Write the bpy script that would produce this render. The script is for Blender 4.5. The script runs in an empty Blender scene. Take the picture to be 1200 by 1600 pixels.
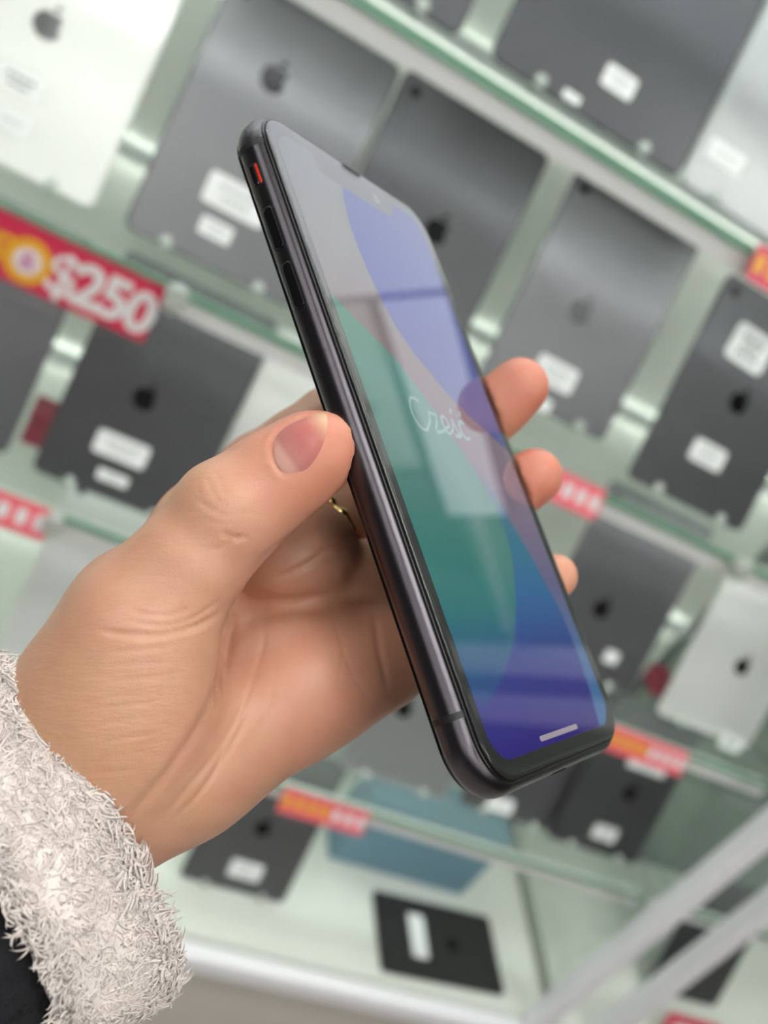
import bpy, bmesh, math, random
import numpy as np
from mathutils import Vector, Matrix
from mathutils.bvhtree import BVHTree

random.seed(7)
rng = np.random.default_rng(7)
S = bpy.context.scene
COL = S.collection
R_ = math.radians

# ------------------------------------------------------------------ camera
F = 1550.0                      # focal length in pixels of the 1200x1600 frame
CAMZ = 1.52                     # camera height above the shop floor
# columns: shelf direction X, down, into the cabinet -- in camera axes (x right, y down, z forward)
RW = np.array([[0.859534, -0.505323, -0.076487],
               [0.372556, 0.721959, -0.583076],
               [0.349862, 0.472678, 0.808809]])
C2W = np.stack([RW[:, 0], RW[:, 2], -RW[:, 1]])      # camera axes -> world axes
CAMP = np.array([0, 0, CAMZ])

cam = bpy.data.cameras.new('camera')
cam.sensor_fit = 'VERTICAL'
cam.sensor_height = 36.0
cam.lens = F / 1600 * 36.0
cam.clip_start = 0.01
cam.dof.use_dof = True
cam.dof.focus_distance = 0.190
cam.dof.aperture_fstop = cam.lens / 2.9              # a phone camera's small aperture
cam_o = bpy.data.objects.new('camera', cam)
COL.objects.link(cam_o)
_m = np.eye(4)
_m[:3, 0] = C2W[:, 0]; _m[:3, 1] = -C2W[:, 1]; _m[:3, 2] = -C2W[:, 2]; _m[:3, 3] = CAMP
cam_o.matrix_world = Matrix(_m.tolist())
S.camera = cam_o

# ------------------------------------------------------------------ world, exposure
world = bpy.data.worlds.new('world'); S.world = world; world.use_nodes = True
world.node_tree.nodes['Background'].inputs[0].default_value = (0.9, 0.95, 1, 1)
world.node_tree.nodes['Background'].inputs[1].default_value = 0.3
S.view_settings.view_transform = 'Standard'
S.view_settings.look = 'None'
S.view_settings.exposure = 0.0
S.view_settings.gamma = 1.0
S.view_settings.use_curve_mapping = False
S.cycles.transparent_max_bounces = 32
S.cycles.max_bounces = 10
ADDED_BAR_LIGHT = 6.0                # brightness of the light bars added to the cabinet
SCREEN_LIGHT = 0.9              # brightness of the phone's display
ADDED_HEADER_LIGHT = 1.9              # brightness of the header panels added for the screen's reflections
ADDED_TOP_LIGHT = 16.0                # brightness of the strip added under the cabinet top
PANEL_LIGHT = 11.0              # brightness of the ceiling light panels

# ------------------------------------------------------------------ helpers
def lin(r, g, b):
    f = lambda c: (c/255/12.92) if c/255 <= 0.04045 else ((c/255+0.055)/1.055)**2.4
    return (f(r), f(g), f(b), 1.0)

def c2w(v):                      # camera mm -> world m
    v = np.asarray(v, float)
    return v @ C2W.T * 0.001 + CAMP
def at(px, py, d):               # pixel and depth (mm) -> camera mm
    return np.array([(px-600)/F*d, (py-800)/F*d, d])
def ray(px, py):                 # world direction through a pixel
    return C2W @ np.array([(px-600)/F, (py-800)/F, 1.0])
def onY(px, py, y):
    d = ray(px, py); return CAMP + d*(y/d[1])
def onZ(px, py, z):
    d = ray(px, py); return CAMP + d*((z-CAMZ)/d[2])
def onP(px, py, o, n):
    d = ray(px, py); return CAMP + d*(np.dot(np.asarray(o)-CAMP, n)/np.dot(d, n))

def nodes(name):
    m = bpy.data.materials.new(name); m.use_nodes = True
    nt = m.node_tree
    return m, nt, nt.nodes['Principled BSDF'], nt.nodes['Material Output']
MATS = {}
def mat(name, col, rough=0.5, metal=0.0, var=0.06, scale=40, bump=0.0, bscale=400, **kw):
    """principled material with a faint procedural variation of colour and relief"""
    if name in MATS: return MATS[name]
    m, nt, b, out = nodes(name)
    tc = nt.nodes.new('ShaderNodeTexCoord')
    nz = nt.nodes.new('ShaderNodeTexNoise'); nz.inputs['Scale'].default_value = scale; nz.inputs['Detail'].default_value = 3
    nt.links.new(tc.outputs['Object'], nz.inputs['Vector'])
    mx = nt.nodes.new('ShaderNodeMix'); mx.data_type = 'RGBA'
    mx.inputs[6].default_value = tuple(c*(1-var) for c in col[:3])+(1,)
    mx.inputs[7].default_value = tuple(min(1, c*(1+var)) for c in col[:3])+(1,)
    nt.links.new(nz.outputs['Fac'], mx.inputs[0])
    nt.links.new(mx.outputs[2], b.inputs['Base Color'])
    b.inputs['Roughness'].default_value = rough; b.inputs['Metallic'].default_value = metal
    if bump:
        n2 = nt.nodes.new('ShaderNodeTexNoise'); n2.inputs['Scale'].default_value = bscale
        nt.links.new(tc.outputs['Object'], n2.inputs['Vector'])
        bp = nt.nodes.new('ShaderNodeBump'); bp.inputs['Strength'].default_value = bump; bp.inputs['Distance'].default_value = 0.0005
        nt.links.new(n2.outputs['Fac'], bp.inputs['Height']); nt.links.new(bp.outputs['Normal'], b.inputs['Normal'])
    for k, v in kw.items(): b.inputs[k.replace('_', ' ')].default_value = v
    MATS[name] = m
    return m
def glass(name, tint, ior=1.5, rough=0.0, gloss=1.0):
    """thin sheet glass: clear with a tint, mirror-like by Fresnel"""
    if name in MATS: return MATS[name]
    m, nt, b, out = nodes(name); nt.nodes.remove(b)
    tr = nt.nodes.new('ShaderNodeBsdfTransparent'); tr.inputs[0].default_value = tint
    gl = nt.nodes.new('ShaderNodeBsdfGlossy'); gl.inputs['Roughness'].default_value = rough
    fr = nt.nodes.new('ShaderNodeFresnel'); fr.inputs[0].default_value = ior
    ge = nt.nodes.new('ShaderNodeNewGeometry'); im = nt.nodes.new('ShaderNodeMix'); im.data_type = 'FLOAT'   # both faces of a sheet mirror alike
    im.inputs[2].default_value = ior; im.inputs[3].default_value = 1/ior
    nt.links.new(ge.outputs['Backfacing'], im.inputs[0]); nt.links.new(im.outputs[0], fr.inputs[0])
    mu = nt.nodes.new('ShaderNodeMath'); mu.operation = 'MULTIPLY'; mu.inputs[1].default_value = gloss
    mx = nt.nodes.new('ShaderNodeMixShader')
    nt.links.new(fr.outputs[0], mu.inputs[0]); nt.links.new(mu.outputs[0], mx.inputs[0])
    nt.links.new(tr.outputs[0], mx.inputs[1]); nt.links.new(gl.outputs[0], mx.inputs[2])
    nt.links.new(mx.outputs[0], out.inputs[0])
    MATS[name] = m
    return m
def emit(name, col, strength):
    if name in MATS: return MATS[name]
    m, nt, b, out = nodes(name)
    b.inputs['Base Color'].default_value = (.8, .8, .8, 1) if strength > 2 else (.01, .01, .01, 1)
    b.inputs['Emission Color'].default_value = col; b.inputs['Emission Strength'].default_value = strength
    MATS[name] = m
    return m

def tag(o, label=None, cat=None, group=None, kind=None):
    if label: o['label'] = label
    if cat: o['category'] = cat
    if group: o['group'] = group
    if kind: o['kind'] = kind
    return o
def empty(name, loc=(0, 0, 0), rot=(0, 0, 0), parent=None):
    o = bpy.data.objects.new(name, None); COL.objects.link(o)
    o.empty_display_size = 0.02
    o.location = loc; o.rotation_euler = rot; o.parent = parent
    return o
def mesh_data(name, V, Fc, mats, smooth=False, midx=None):
    me = bpy.data.meshes.new(name)
    me.from_pydata([tuple(v) for v in V], [], [tuple(int(i) for i in f) for f in Fc])
    for m in (mats if isinstance(mats, (list, tuple)) else [mats]): me.materials.append(m)
    if midx is not None: me.polygons.foreach_set('material_index', np.asarray(midx, np.int32))
    if smooth: me.polygons.foreach_set('use_smooth', np.ones(len(me.polygons), bool))
    me.update()
    return me
def obj(name, me, parent=None, loc=(0, 0, 0), rot=(0, 0, 0)):
    o = bpy.data.objects.new(name, me); COL.objects.link(o)
    o.parent = parent; o.location = loc; o.rotation_euler = rot
    return o
def bm_obj(name, bm, m, parent=None, loc=(0, 0, 0), rot=(0, 0, 0), smooth=False):
    me = bpy.data.meshes.new(name); bm.normal_update(); bm.to_mesh(me); bm.free()
    for x in (m if isinstance(m, (list, tuple)) else [m]): me.materials.append(x)
    if smooth: me.polygons.foreach_set('use_smooth', np.ones(len(me.polygons), bool))
    return obj(name, me, parent, loc, rot)
def box_bm(x0, x1, y0, y1, z0, z1, bev=0.0, seg=2):
    bm = bmesh.new(); bmesh.ops.create_cube(bm, size=1)
    for v in bm.verts:
        v.co = ((x0+x1)/2+v.co.x*(x1-x0), (y0+y1)/2+v.co.y*(y1-y0), (z0+z1)/2+v.co.z*(z1-z0))
    if bev: bmesh.ops.bevel(bm, geom=bm.edges[:], offset=bev, segments=seg, affect='EDGES', profile=0.5)
    return bm
def rrect(hw, hh, r, inset=0.0, n=8):
    """counter-clockwise rounded rectangle, inset inwards"""
    hw -= inset; hh -= inset; r = max(r-inset, 1e-5)
    pts = []
    for cx, cy, a0 in ((hw-r, hh-r, 0), (-hw+r, hh-r, 90), (-hw+r, -hh+r, 180), (hw-r, -hh+r, 270)):
        for k in range(n+1):
            a = R_(a0+90*k/n); pts.append((cx+r*math.cos(a), cy+r*math.sin(a)))
    return pts
def loft(hw, hh, r, prof, n=8, cap0=True, cap1=True):
    """stack of rounded rectangles; prof = [(inset, z)...] from back to front"""
    V, Fc = [], []
    N = 4*(n+1)
    for ins, z in prof: V += [(x, y, z) for x, y in rrect(hw, hh, r, ins, n)]
    for k in range(len(prof)-1):
        for i in range(N):
            j = (i+1) % N
            Fc.append((k*N+i, k*N+j, (k+1)*N+j, (k+1)*N+i))
    if cap0: Fc.append(tuple(range(N-1, -1, -1)))
    if cap1: Fc.append(tuple(range((len(prof)-1)*N, len(prof)*N)))
    return V, Fc
def tube_bm(bm, pts, rad, sides=8, closed=False, up=None):
    pts = [Vector(p) for p in pts]; rings = []
    n = len(pts); prev = None
    for i, p in enumerate(pts):
        a = pts[(i-1) % n] if (closed or i) else p
        b = pts[(i+1) % n] if (closed or i < n-1) else p
        t = (b-a).normalized()
        if prev is None:
            ref = Vector((0, 0, 1)) if abs(t.z) < .9 else Vector((1, 0, 0))
            prev = (ref-t*ref.dot(t)).normalized()
        else: prev = (prev-t*prev.dot(t)).normalized()
        bi = t.cross(prev); r = rad[i] if hasattr(rad, '__len__') else rad
        rings.append([bm.verts.new(p+(prev*math.cos(2*math.pi*k/sides)+bi*math.sin(2*math.pi*k/sides))*r) for k in range(sides)])
    m = n if closed else n-1
    for i in range(m):
        A, B = rings[i], rings[(i+1) % n]
        for k in range(sides): bm.faces.new((A[k], A[(k+1) % sides], B[(k+1) % sides], B[k]))
    if not closed:
        bm.faces.new(rings[0][::-1]); bm.faces.new(rings[-1])
    return bm

# ------------------------------------------------------------------ room shell
M_floor = mat('floor_vinyl', lin(176, 171, 163), 0.35, var=.05, scale=3)
M_wall = mat('painted_wall', lin(74, 75, 78), 0.8, var=.02, scale=2)
M_ceil = mat('ceiling_tile', lin(236, 236, 233), 0.85, var=.03, scale=30, bump=.3)
X0, X1, Y0, Y1, ZC = -3.2, 3.6, -3.6, 1.32, 2.85
def struct(name, bm, m):
    o = bm_obj(name, bm, m); o['kind'] = 'structure'; return o
struct('floor', box_bm(X0, X1, Y0, Y1, -.05, 0), M_floor)
struct('ceiling', box_bm(X0, X1, Y0, Y1, ZC, ZC+.05), M_ceil)
struct('wall_back', box_bm(X0, X1, Y1, Y1+.08, 0, ZC), mat('white_wall_board', lin(214, 218, 212), .7, var=.02))
struct('wall_front', box_bm(X0, X1, Y0-.08, Y0, 0, ZC), M_wall)
struct('wall_left', box_bm(X0-.08, X0, Y0, Y1, 0, ZC), M_wall)
struct('wall_right', box_bm(X1, X1+.08, Y0, Y1, 0, ZC), M_wall)

M_panel = emit('light_diffuser', (1, .985, .96, 1), PANEL_LIGHT)
M_frame = mat('white_enamel', lin(235, 235, 235), .4, var=.02)
pn = 0
for ix, x in enumerate((-1.6, 0.0, 1.6)):
    for iy, y in enumerate((-2.5, -1.35, -0.2)):
        t = empty('ceiling_light', (x, y, ZC-.012))
        tag(t, 'flat square white light panel set in the shop ceiling', 'light', 'ceiling light panels')
        bm = bmesh.new()
        for a in ((-.31, .31, -.31, -.29), (-.31, .31, .29, .31), (-.31, -.29, -.29, .29), (.29, .31, -.29, .29)):
            b2 = box_bm(*a, -.008, .012); me = bpy.data.meshes.new('t'); b2.to_mesh(me); b2.free(); bm.from_mesh(me); bpy.data.meshes.remove(me)
        bm_obj('light_frame', bm, M_frame, t)
        bm_obj('diffuser', box_bm(-.289, .289, -.289, .289, -.004, .010), M_panel, t)

# ------------------------------------------------------------------ display cabinet
SH0, SP = 0.08228, 0.28527             # drop of the first shelf below the camera, shelf spacing
def shz(i): return CAMZ-(SH0+SP*i)      # height of shelf top edge line i (0..4), 4 is the deck
YF, YB = 0.85, 1.20                     # shelf front edge, back panel
XL, XR = -0.95, 1.100                   # cabinet sides
ZT = 2.36
M_white = mat('white_laminate', lin(224, 228, 220), .35, var=.02)
M_alu = mat('white_aluminium', lin(242, 242, 246), .3, metal=.0, var=.02)
M_plinth = mat('plinth_board', lin(206, 201, 192), .55, var=.03)
M_clear = glass('clear_glass', (.97, .985, .975, 1))
M_pane = glass('front_glass', (.985, .99, .985, 1), gloss=.2)
M_gedge = mat('green_glass_edge', lin(128, 172, 148), .12, var=.15, scale=12, Transmission_Weight=.25)
M_acry = glass('clear_acrylic', (.93, .95, .94, 1), ior=1.49)
M_top = emit('top_light', (.98, 1, .98, 1), ADDED_TOP_LIGHT)
# shelf glass: clear, with a pale veil mixed in to lighten the dark behind
M_shelf, nt, b, out = nodes('shelf_glass'); MATS['shelf_glass'] = M_shelf
b.inputs['Base Color'].default_value = lin(200, 210, 203); b.inputs['Roughness'].default_value = .25
tr = nt.nodes.new('ShaderNodeBsdfTransparent'); tr.inputs[0].default_value = (.96, .98, .968, 1)
mx = nt.nodes.new('ShaderNodeMixShader')
nz = nt.nodes.new('ShaderNodeTexNoise'); nz.inputs['Scale'].default_value = 6
mr = nt.nodes.new('ShaderNodeMapRange'); mr.inputs[3].default_value = .03; mr.inputs[4].default_value = .10
nt.links.new(nz.outputs[0], mr.inputs[0]); nt.links.new(mr.outputs[0], mx.inputs[0])
nt.links.new(tr.outputs[0], mx.inputs[1]); nt.links.new(b.outputs[0], mx.inputs[2]); nt.links.new(mx.outputs[0], out.inputs[0])
M_fill_bar = emit('led_bar', (.98, 1, .975, 1), ADDED_BAR_LIGHT)
M_pin = mat('frosted_plastic', lin(226, 232, 226), .2, var=.05, Transmission_Weight=.35)

zb = shz(4)
def cabinet(x0, x1, label, posts, panes=True):
    t = empty('display_cabinet', ((x0+x1)/2, YF, 0)); tag(t, label, 'cabinet')
    cx = (x0+x1)/2
    def part(n, m, a, bev=0.002): 
        return bm_obj(n, box_bm(a[0]-cx, a[1]-cx, a[2]-YF, a[3]-YF, a[4], a[5], bev), m, t)
    part('back_panel', M_white if x1 < 1.2 else mat('grey_board', lin(134, 144, 137), .6, var=.05), (x0, x1, YB, YB+.02, zb-.02, ZT))
    part('deck', M_white, (x0, x1, .80, YB, zb-.03, zb))
    part('plinth', M_plinth, (x0, x1, .80, YB, 0.0, zb-.031))
    part('top_panel', M_white, (x0-.012, x1+.012, .78, YB+.02, ZT, ZT+.04))
    part('bottom_rail', M_alu, (x0-.012, x1+.012, .772, .80, zb-.045, zb-.008), .006)
    part('top_rail', M_alu, (x0-.012, x1+.012, .772, .80, ZT-.05, ZT-.001), .006)
    for px_ in posts: part('corner_post', M_alu, (px_-.016, px_+.016, .772, .806, zb-.008, ZT-.05), .006)
    if x1 < 1.2: part('top_light', M_top, (x0+.03, x1-.03, .86, .90, ZT-.03, ZT-.001), .002)  # glowing strip added out of view to brighten the upper shelves
    part('glass_front', M_pane, (posts[0]+.017, posts[1]-.017, .786, .790, zb-.008, ZT-.05), 0)
    if x1 < 1.2: part('glass_side', M_clear, (x1+.004, x1+.010, .81, YB, zb, ZT-.001), 0)
    return t
cabinet(XL, XR, 'tall glass fronted display cabinet with white back and shelves of tablets', (XL+.012, 1.066))
cabinet(1.128, 2.15, 'second white display cabinet standing right beside the first one', (1.195, 2.13))
ROWN = {-2: 'topmost glass shelf of the cabinet, high above the phone',
        -1: 'glass shelf above the big dark tablet, second from the cabinet top',
        0: 'green edged glass shelf carrying the big dark tablet',
        1: 'green edged glass shelf with the red 250 dollar sign on its edge',
        2: 'green edged glass shelf below the 250 dollar sign shelf',
        3: 'lowest green edged glass shelf, just above the cabinet deck'}
for i, xa, xb_, lbl in [(i, XL, XR, ROWN[i]) for i in range(-2, 4)]+[(2, 1.134, 2.14, 'upper glass shelf in the neighbouring cabinet'), (3, 1.134, 2.14, 'lower glass shelf in the neighbouring cabinet')]:
    t = empty('glass_shelf', ((xa+xb_)/2, YF, shz(i))); tag(t, lbl, 'shelf', 'glass shelves')
    w = (xb_-xa)/2-.012
    bm_obj('shelf_sheet', box_bm(-w, w, .003, YB-YF-.004, -.009, 0), M_shelf, t)
    bm_obj('front_edge', box_bm(-w, w, 0, .003, -.009, 0.0), M_gedge, t)
    for ya, yb_ in ((YB-YF-.022, YB-YF-.010), (.006, .018))[0 if xa < 1 else 1:]:     # light bars added to brighten the inside, at back and front, capped on top
        bm_obj('light_bar', box_bm(-w, w, ya, yb_, -.022, -.0135), M_fill_bar, t)
        bm_obj('bar_housing', box_bm(-w, w, ya-.001, yb_+.001, -.0133, -.0092), M_frame, t)
        bm_obj('bar_housing', box_bm(-w, w, ya-.0032, ya-.0011, -.027, -.0092), M_frame, t)

def clip(x, row, lb):
    t = empty('shelf_clip', (x, YF, shz(row))); tag(t, lb, 'clip', 'shelf clips')
    for nm, r, pts in (('clip_head', .011, [(0, -.006, -.004), (0, -.022, -.004)]), ('clip_jaw', .006, [(0, .012, -.016), (0, -.016, -.016)])):
        bm = bmesh.new(); tube_bm(bm, pts, r if nm == 'clip_head' else .005, 14)
        bm_obj(nm, bm, M_pin, t, smooth=False)
for px_, py_, row, lb in ((285, 440, 1, 'round frosted shelf clip beside the end of the 250 dollar sign'),
                          (1150, 880, 1, 'round frosted shelf clip between the handwritten label tablet and the silver tablet'),
                          (80, 820, 2, 'round frosted shelf clip beside the glossy pink price sign')):
    clip(onY(px_, py_, YF)[0], row, lb)

# ------------------------------------------------------------------ tablets on the shelves
LEAN = R_(24)
TN = np.array([0, -math.cos(LEAN), math.sin(LEAN)])
TU = np.array([0, math.sin(LEAN), math.cos(LEAN)])
M_tab = {'grey': mat('space_grey_aluminium', lin(116, 117, 120), .38, metal=.75, var=.03, bump=.05, bscale=3000),
         'dark': mat('dark_grey_aluminium', lin(88, 89, 92), .4, metal=.7, var=.03, bump=.05, bscale=3000),
         'silver': mat('silver_aluminium', lin(222, 224, 221), .38, metal=.35, var=.02, bump=.05, bscale=3000),
         'mid': mat('pale_grey_aluminium', lin(168, 171, 171), .38, metal=.6, var=.02, bump=.05, bscale=3000)}
M_logo_d = mat('black_mirror_logo', lin(26, 27, 30), .15, metal=.6, var=.02)
M_logo_s = mat('silver_mirror_logo', lin(190, 192, 196), .08, metal=1, var=.02)
M_glassblk = mat('black_screen_glass', lin(14, 14, 16), .08, var=.02)
M_paper = mat('white_label_paper', lin(236, 238, 238), .55, var=.02)
M_ink = mat('pale_grey_print', lin(176, 180, 182), .7, var=.05)
M_inkd = mat('dark_print', lin(90, 92, 96), .7, var=.05)

def logo_mesh():
    """bitten apple with a leaf, 30 mm tall, thin solid"""
    body = []
    for k in range(72):
        a = 2*math.pi*k/72
        x, y = math.cos(a), math.sin(a)
        r = 1.0+.06*abs(x)-.14*math.exp(-((a-math.pi/2)/.28)**2)-.07*math.exp(-((a-1.5*math.pi)/.22)**2)
        px_, py_ = x*r*.98, y*r*(1.0)
        if py_ < 0: px_ *= 1-.16*(-py_)**1.6
        d = math.hypot(px_-1.22, py_-.18)
        if d < .5: px_, py_ = 1.22+(px_-1.22)*.5/d, .18+(py_-.18)*.5/d
        if px_ > 1.22-.02 and abs(py_-.18) < .5: px_ = 1.22-math.sqrt(max(.25-(py_-.18)**2, 0))
        body.append((px_*.0125, py_*.0125))
    leaf = []
    for k in range(15):
        s = k/14; leaf.append((.02+.42*s-.30*math.sin(math.pi*s)*.5, 1.02+.55*s+.30*math.sin(math.pi*s)*.4))
    for k in range(1, 14):
        s = 1-k/14; leaf.append((.02+.42*s+.30*math.sin(math.pi*s)*.6, 1.02+.55*s-.30*math.sin(math.pi*s)*.35))
    leaf = [(x*.0125, y*.0125) for x, y in leaf]
    V, Fc = [], []
    for poly in (body, leaf):
        n = len(poly); b = len(V)
        V += [(x, y, 0) for x, y in poly]+[(x, y, .0003) for x, y in poly]
        Fc.append(tuple(b+n+i for i in range(n))); Fc.append(tuple(b+i for i in range(n-1, -1, -1)))
        for i in range(n): Fc.append((b+i, b+(i+1) % n, b+n+(i+1) % n, b+n+i))
    return V, Fc
LV, LF = logo_mesh()
LOGO = {'d': mesh_data('logo', LV, LF, M_logo_d), 's': mesh_data('logo', LV, LF, M_logo_s)}
BODY = {}
def body_mesh(w, h, r, key):
    k = (w, h, key)
    if k not in BODY:
        T = .0061
        V, Fc = loft(w/2, h/2, r, [(.0028, -T), (.0008, -T*.85), (0, -T*.5), (0.0, -T*.25), (.0009, -.0005), (.0022, 0)], 8)
        BODY[k] = mesh_data('tablet_body', V, Fc, M_tab[key])
    return BODY[k]
def sticker(parent, u, v, w, h, rot=0, lines=2, ink=None, name='price_label'):
    V, Fc = loft(w/2, h/2, min(w, h)*.16, [(0, 0), (0, .0004)], 4)
    s = obj(name, mesh_data(name, V, Fc, M_paper), parent, (u, v, .00005), (0, 0, rot))
    for k in range(lines):
        lw = w*(.62 if k % 2 == 0 else .45); y = h*(.5-(k+1)/(lines+1))
        for j in range(4):
            x = -lw/2+lw*(j+.5)/4
            V, Fc = loft(lw/4*.38, h*.06, .0004, [(0, .0004), (0, .0006)], 2)
            obj('print_mark', mesh_data('print_mark', V, Fc, ink or M_ink), s, (x, y, 0))
    return s
SIZES = {'std': (.1695, .240, .0095), 'air': (.1741, .2506, .0095), 'pro': (.2149, .2806, .012), 'mini': (.1347, .2032, .009)}

def tablet(label, row, key, size, ref=None, side='l', yb=.905, logo='d', logo_px=None, stick=(), top=None, rz=0, stand=True, xc=None, lift=None, lens=True):
    """ref = pixel of a lower corner; the depth comes from standing on the shelf"""
    w, h, r = SIZES[size]
    zs = shz(row) if row < 4 else zb+.001
    if xc is None:
        if ref is not None:
            p = onY(*ref, yb)
            z0 = max(p[2], zs+.007); xc = p[0]+(w/2 if side == 'l' else -w/2)
        else:                            # a top corner: slide along the leaning plane
            z0 = zs+(lift if lift is not None else .012)
            p = onP(*top, (0, yb, z0), TN); xc = p[0]+(w/2 if side == 'l' else -w/2)
    else: z0 = zs+.012
    z0 = min(z0, zs+.034)
    o = np.array([xc, yb, z0])
    t = empty('tablet', tuple(o), (math.pi/2-LEAN, 0, 0)); tag(t, label, 'tablet', 'tablets in the cabinet')
    obj('tablet_body', body_mesh(w, h, r, key), t, (0, h/2, 0))
    def uv(q):
        P = onP(*q, o, TN)-o; return P[0], float(P @ TU)
    u, v = (0, h*.5) if logo_px is None else uv(logo_px)
    u = max(-w*.2, min(w*.2, u)); v = max(h*.35, min(h*.72, v))
    obj('logo', LOGO[logo], t, (u, v, 0.0))
    for q in stick:
        u, v = uv(q[0]); sticker(t, max(-w/2+q[1]/2+.004, min(w/2-q[1]/2-.004, u)), v, q[1], q[2], q[3] if len(q) > 3 else 0, *(q[4:]))
    if lens:
        bm = bmesh.new(); bmesh.ops.create_cone(bm, cap_ends=True, segments=20, radius1=.0052, radius2=.0047, depth=.0012)
        bm_obj('camera_lens', bm, M_glassblk, t, (-w/2+.016, h-.016, .0005))
    bm_obj('screen', box_bm(-w/2+.006, w/2-.006, .006, h-.006, -.0064, -.00605), M_glassblk, t)
    if stand:
        zs0 = zs-z0                       # shelf surface below the lower edge
        s = empty('tablet_stand', (xc, yb, zs)); tag(s, 'acrylic easel under '+label, 'stand', 'acrylic easels')
        up = np.array([0, math.sin(LEAN), math.cos(LEAN)]); bk = -TN
        for sx in (-w*.27, w*.27):
            bm = bmesh.new()
            b = np.array([0, 0, z0-zs]); T = .0064
            A = b-TN*(-.0045)-up*.0022+TN*0; pts = [b+TN*.0042+up*.012, b+TN*.0042-up*.0024, b-TN*(T+.004)-up*.0024, b-TN*(T+.004)+up*.15]
            tube_bm(bm, [(sx, p[1], p[2]) for p in pts], .0016, 6)
            bm_obj('rest', bm, M_acry, s)
            hk = bmesh.new(); c0 = b+TN*.0062+up*.004
            bmesh.ops.create_uvsphere(hk, u_segments=12, v_segments=8, radius=.0062)
            bm_obj('front_knob', hk, M_pin, s, (sx, c0[1], c0[2]), smooth=True)
            bm = bmesh.new(); e = b-TN*(T+.006)+up*.13
            yy = min(e[1]+.085, YB-yb-.006)
            tube_bm(bm, [(sx, e[1], e[2]), (sx, yy, .0018)], .0016, 6)
            bm_obj('back_strut', bm, M_acry, s)
            bm = bmesh.new(); q = b-TN*(T+.004)-up*.0024
            tube_bm(bm, [(sx, q[1]-.006, max(q[2]-.0005, .0018)), (sx, yy, .0018)], .0016, 6)
            bm_obj('foot_bar', bm, M_acry, s)
    return t

# shelf 0, top of the picture
tablet('dark grey tablet left of the big dark labelled tablet', 0, 'dark', 'air', (716, 60), 'r')
tablet('big dark grey tablet with one white label', 0, 'dark', 'pro', (764, 88), 'l', logo_px=(960, -60),
       stick=(((968, 128), .034, .020, 0, 2), ((893, 152), .018, .008, 0, 1)))
tablet('pale grey labelled tablet right of the big dark tablet', 0, 'mid', 'air', (1062, 286), 'l', stick=(((1135, 245), .042, .019, 0, 1),))
# shelf 1
tablet('silver tablet with mirror logo standing above the 250 dollar sign', 1, 'silver', 'std', (137, 345), 'r', logo='s', logo_px=(75, 40),
       stick=(((30, 128), .042, .020, 0, 2, M_inkd), ((20, 190), .030, .016, 0, 1)))
tablet('glossy grey tablet with two white labels right of the silver tablet', 1, 'grey', 'air', (190, 356), 'l', logo_px=(430, 120),
       stick=(((370, 312), .062, .030, 0, 2), ((337, 360), .032, .017, 0, 2)))
tablet('dark grey tablet with black logo just behind the phone top edge', 1, 'dark', 'std', None, 'l', top=(633, 116), logo_px=(682, 362), lift=.02)
tablet('grey tablet with a wide white label behind the middle fingertip', 1, 'grey', 'std', (942, 692), 'r', logo_px=(907, 488), yb=.92,
       stick=(((868, 585), .052, .028, 0, 2), ((840, 628), .034, .014, 0, 2)))
tablet('dark grey tablet with a big handwritten label above its logo', 1, 'dark', 'air', (978, 747), 'l', logo_px=(1155, 630),
       stick=(((1172, 545), .056, .042, -.05, 3, M_inkd), ((1106, 711), .048, .026, 0, 3)))
# shelf 2
tablet('plain grey tablet left of the dark one below the $250 sign', 2, 'grey', 'std', (-2, 735), 'r', yb=.90)
tablet('dark grey tablet with white labels directly under the 250 dollar sign', 2, 'dark', 'air', (38, 755), 'l', yb=.895, logo_px=(226, 624),
       stick=(((190, 702), .058, .026, 0, 2), ((176, 747), .034, .012, 0, 2)))
tablet('silver tablet right of the dark tablet under the 250 dollar sign', 2, 'silver', 'std', None, 'l', top=(423, 540))
tablet('grey tablet with a small round label behind the little fingertip', 2, 'grey', 'air', None, 'r', top=(1098, 866), logo_px=(940, 952),
       stick=(((955, 1027), .022, .018, 0, 0),))
tablet('silver tablet with dark logo and white label by the corner post', 2, 'silver', 'std', (1008, 1132), 'l', yb=.90, logo_px=(1160, 1042),
       stick=(((1143, 1160), .040, .024, 0, 1),))
# shelf 3
tablet('silver tablet partly hidden behind the thumb', 3, 'silver', 'std', None, 'l', top=(72, 838))
tablet('pale grey tablet with black logo under the palm beside the phone', 3, 'mid', 'air', (688, 1258), 'r', logo_px=(620, 1104))
tablet('grey tablet with a white label beneath the rounded phone corner', 3, 'grey', 'std', (858, 1306), 'r', yb=.91, stick=(((782, 1258), .044, .024, 0, 1),))
tablet('dark grey tablet with black logo right of the phone bottom edge', 3, 'dark', 'std', (992, 1352), 'r', yb=.895, logo_px=(985, 1240),
       stick=(((945, 1302), .044, .024, 0, 3), ((1010, 1200), .072, .014, 0, 2)))
# deck
tablet('grey tablet with white label standing on the cabinet deck', 4, 'grey', 'std', (432, 1424), 'r', yb=.88, logo_px=(411, 1295), stick=(((384, 1360), .052, .028, 0, 2),))
# unseen tablets added on a high shelf for the phone screen to mirror
for k, (x, key) in enumerate(((.74, 'silver'), (.97, 'dark'))):
    tablet(['silver tablet on the high shelf beside the lightbox', 'dark tablet on the high shelf beside the corner post'][k], -1, key, 'std', xc=x)
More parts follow.
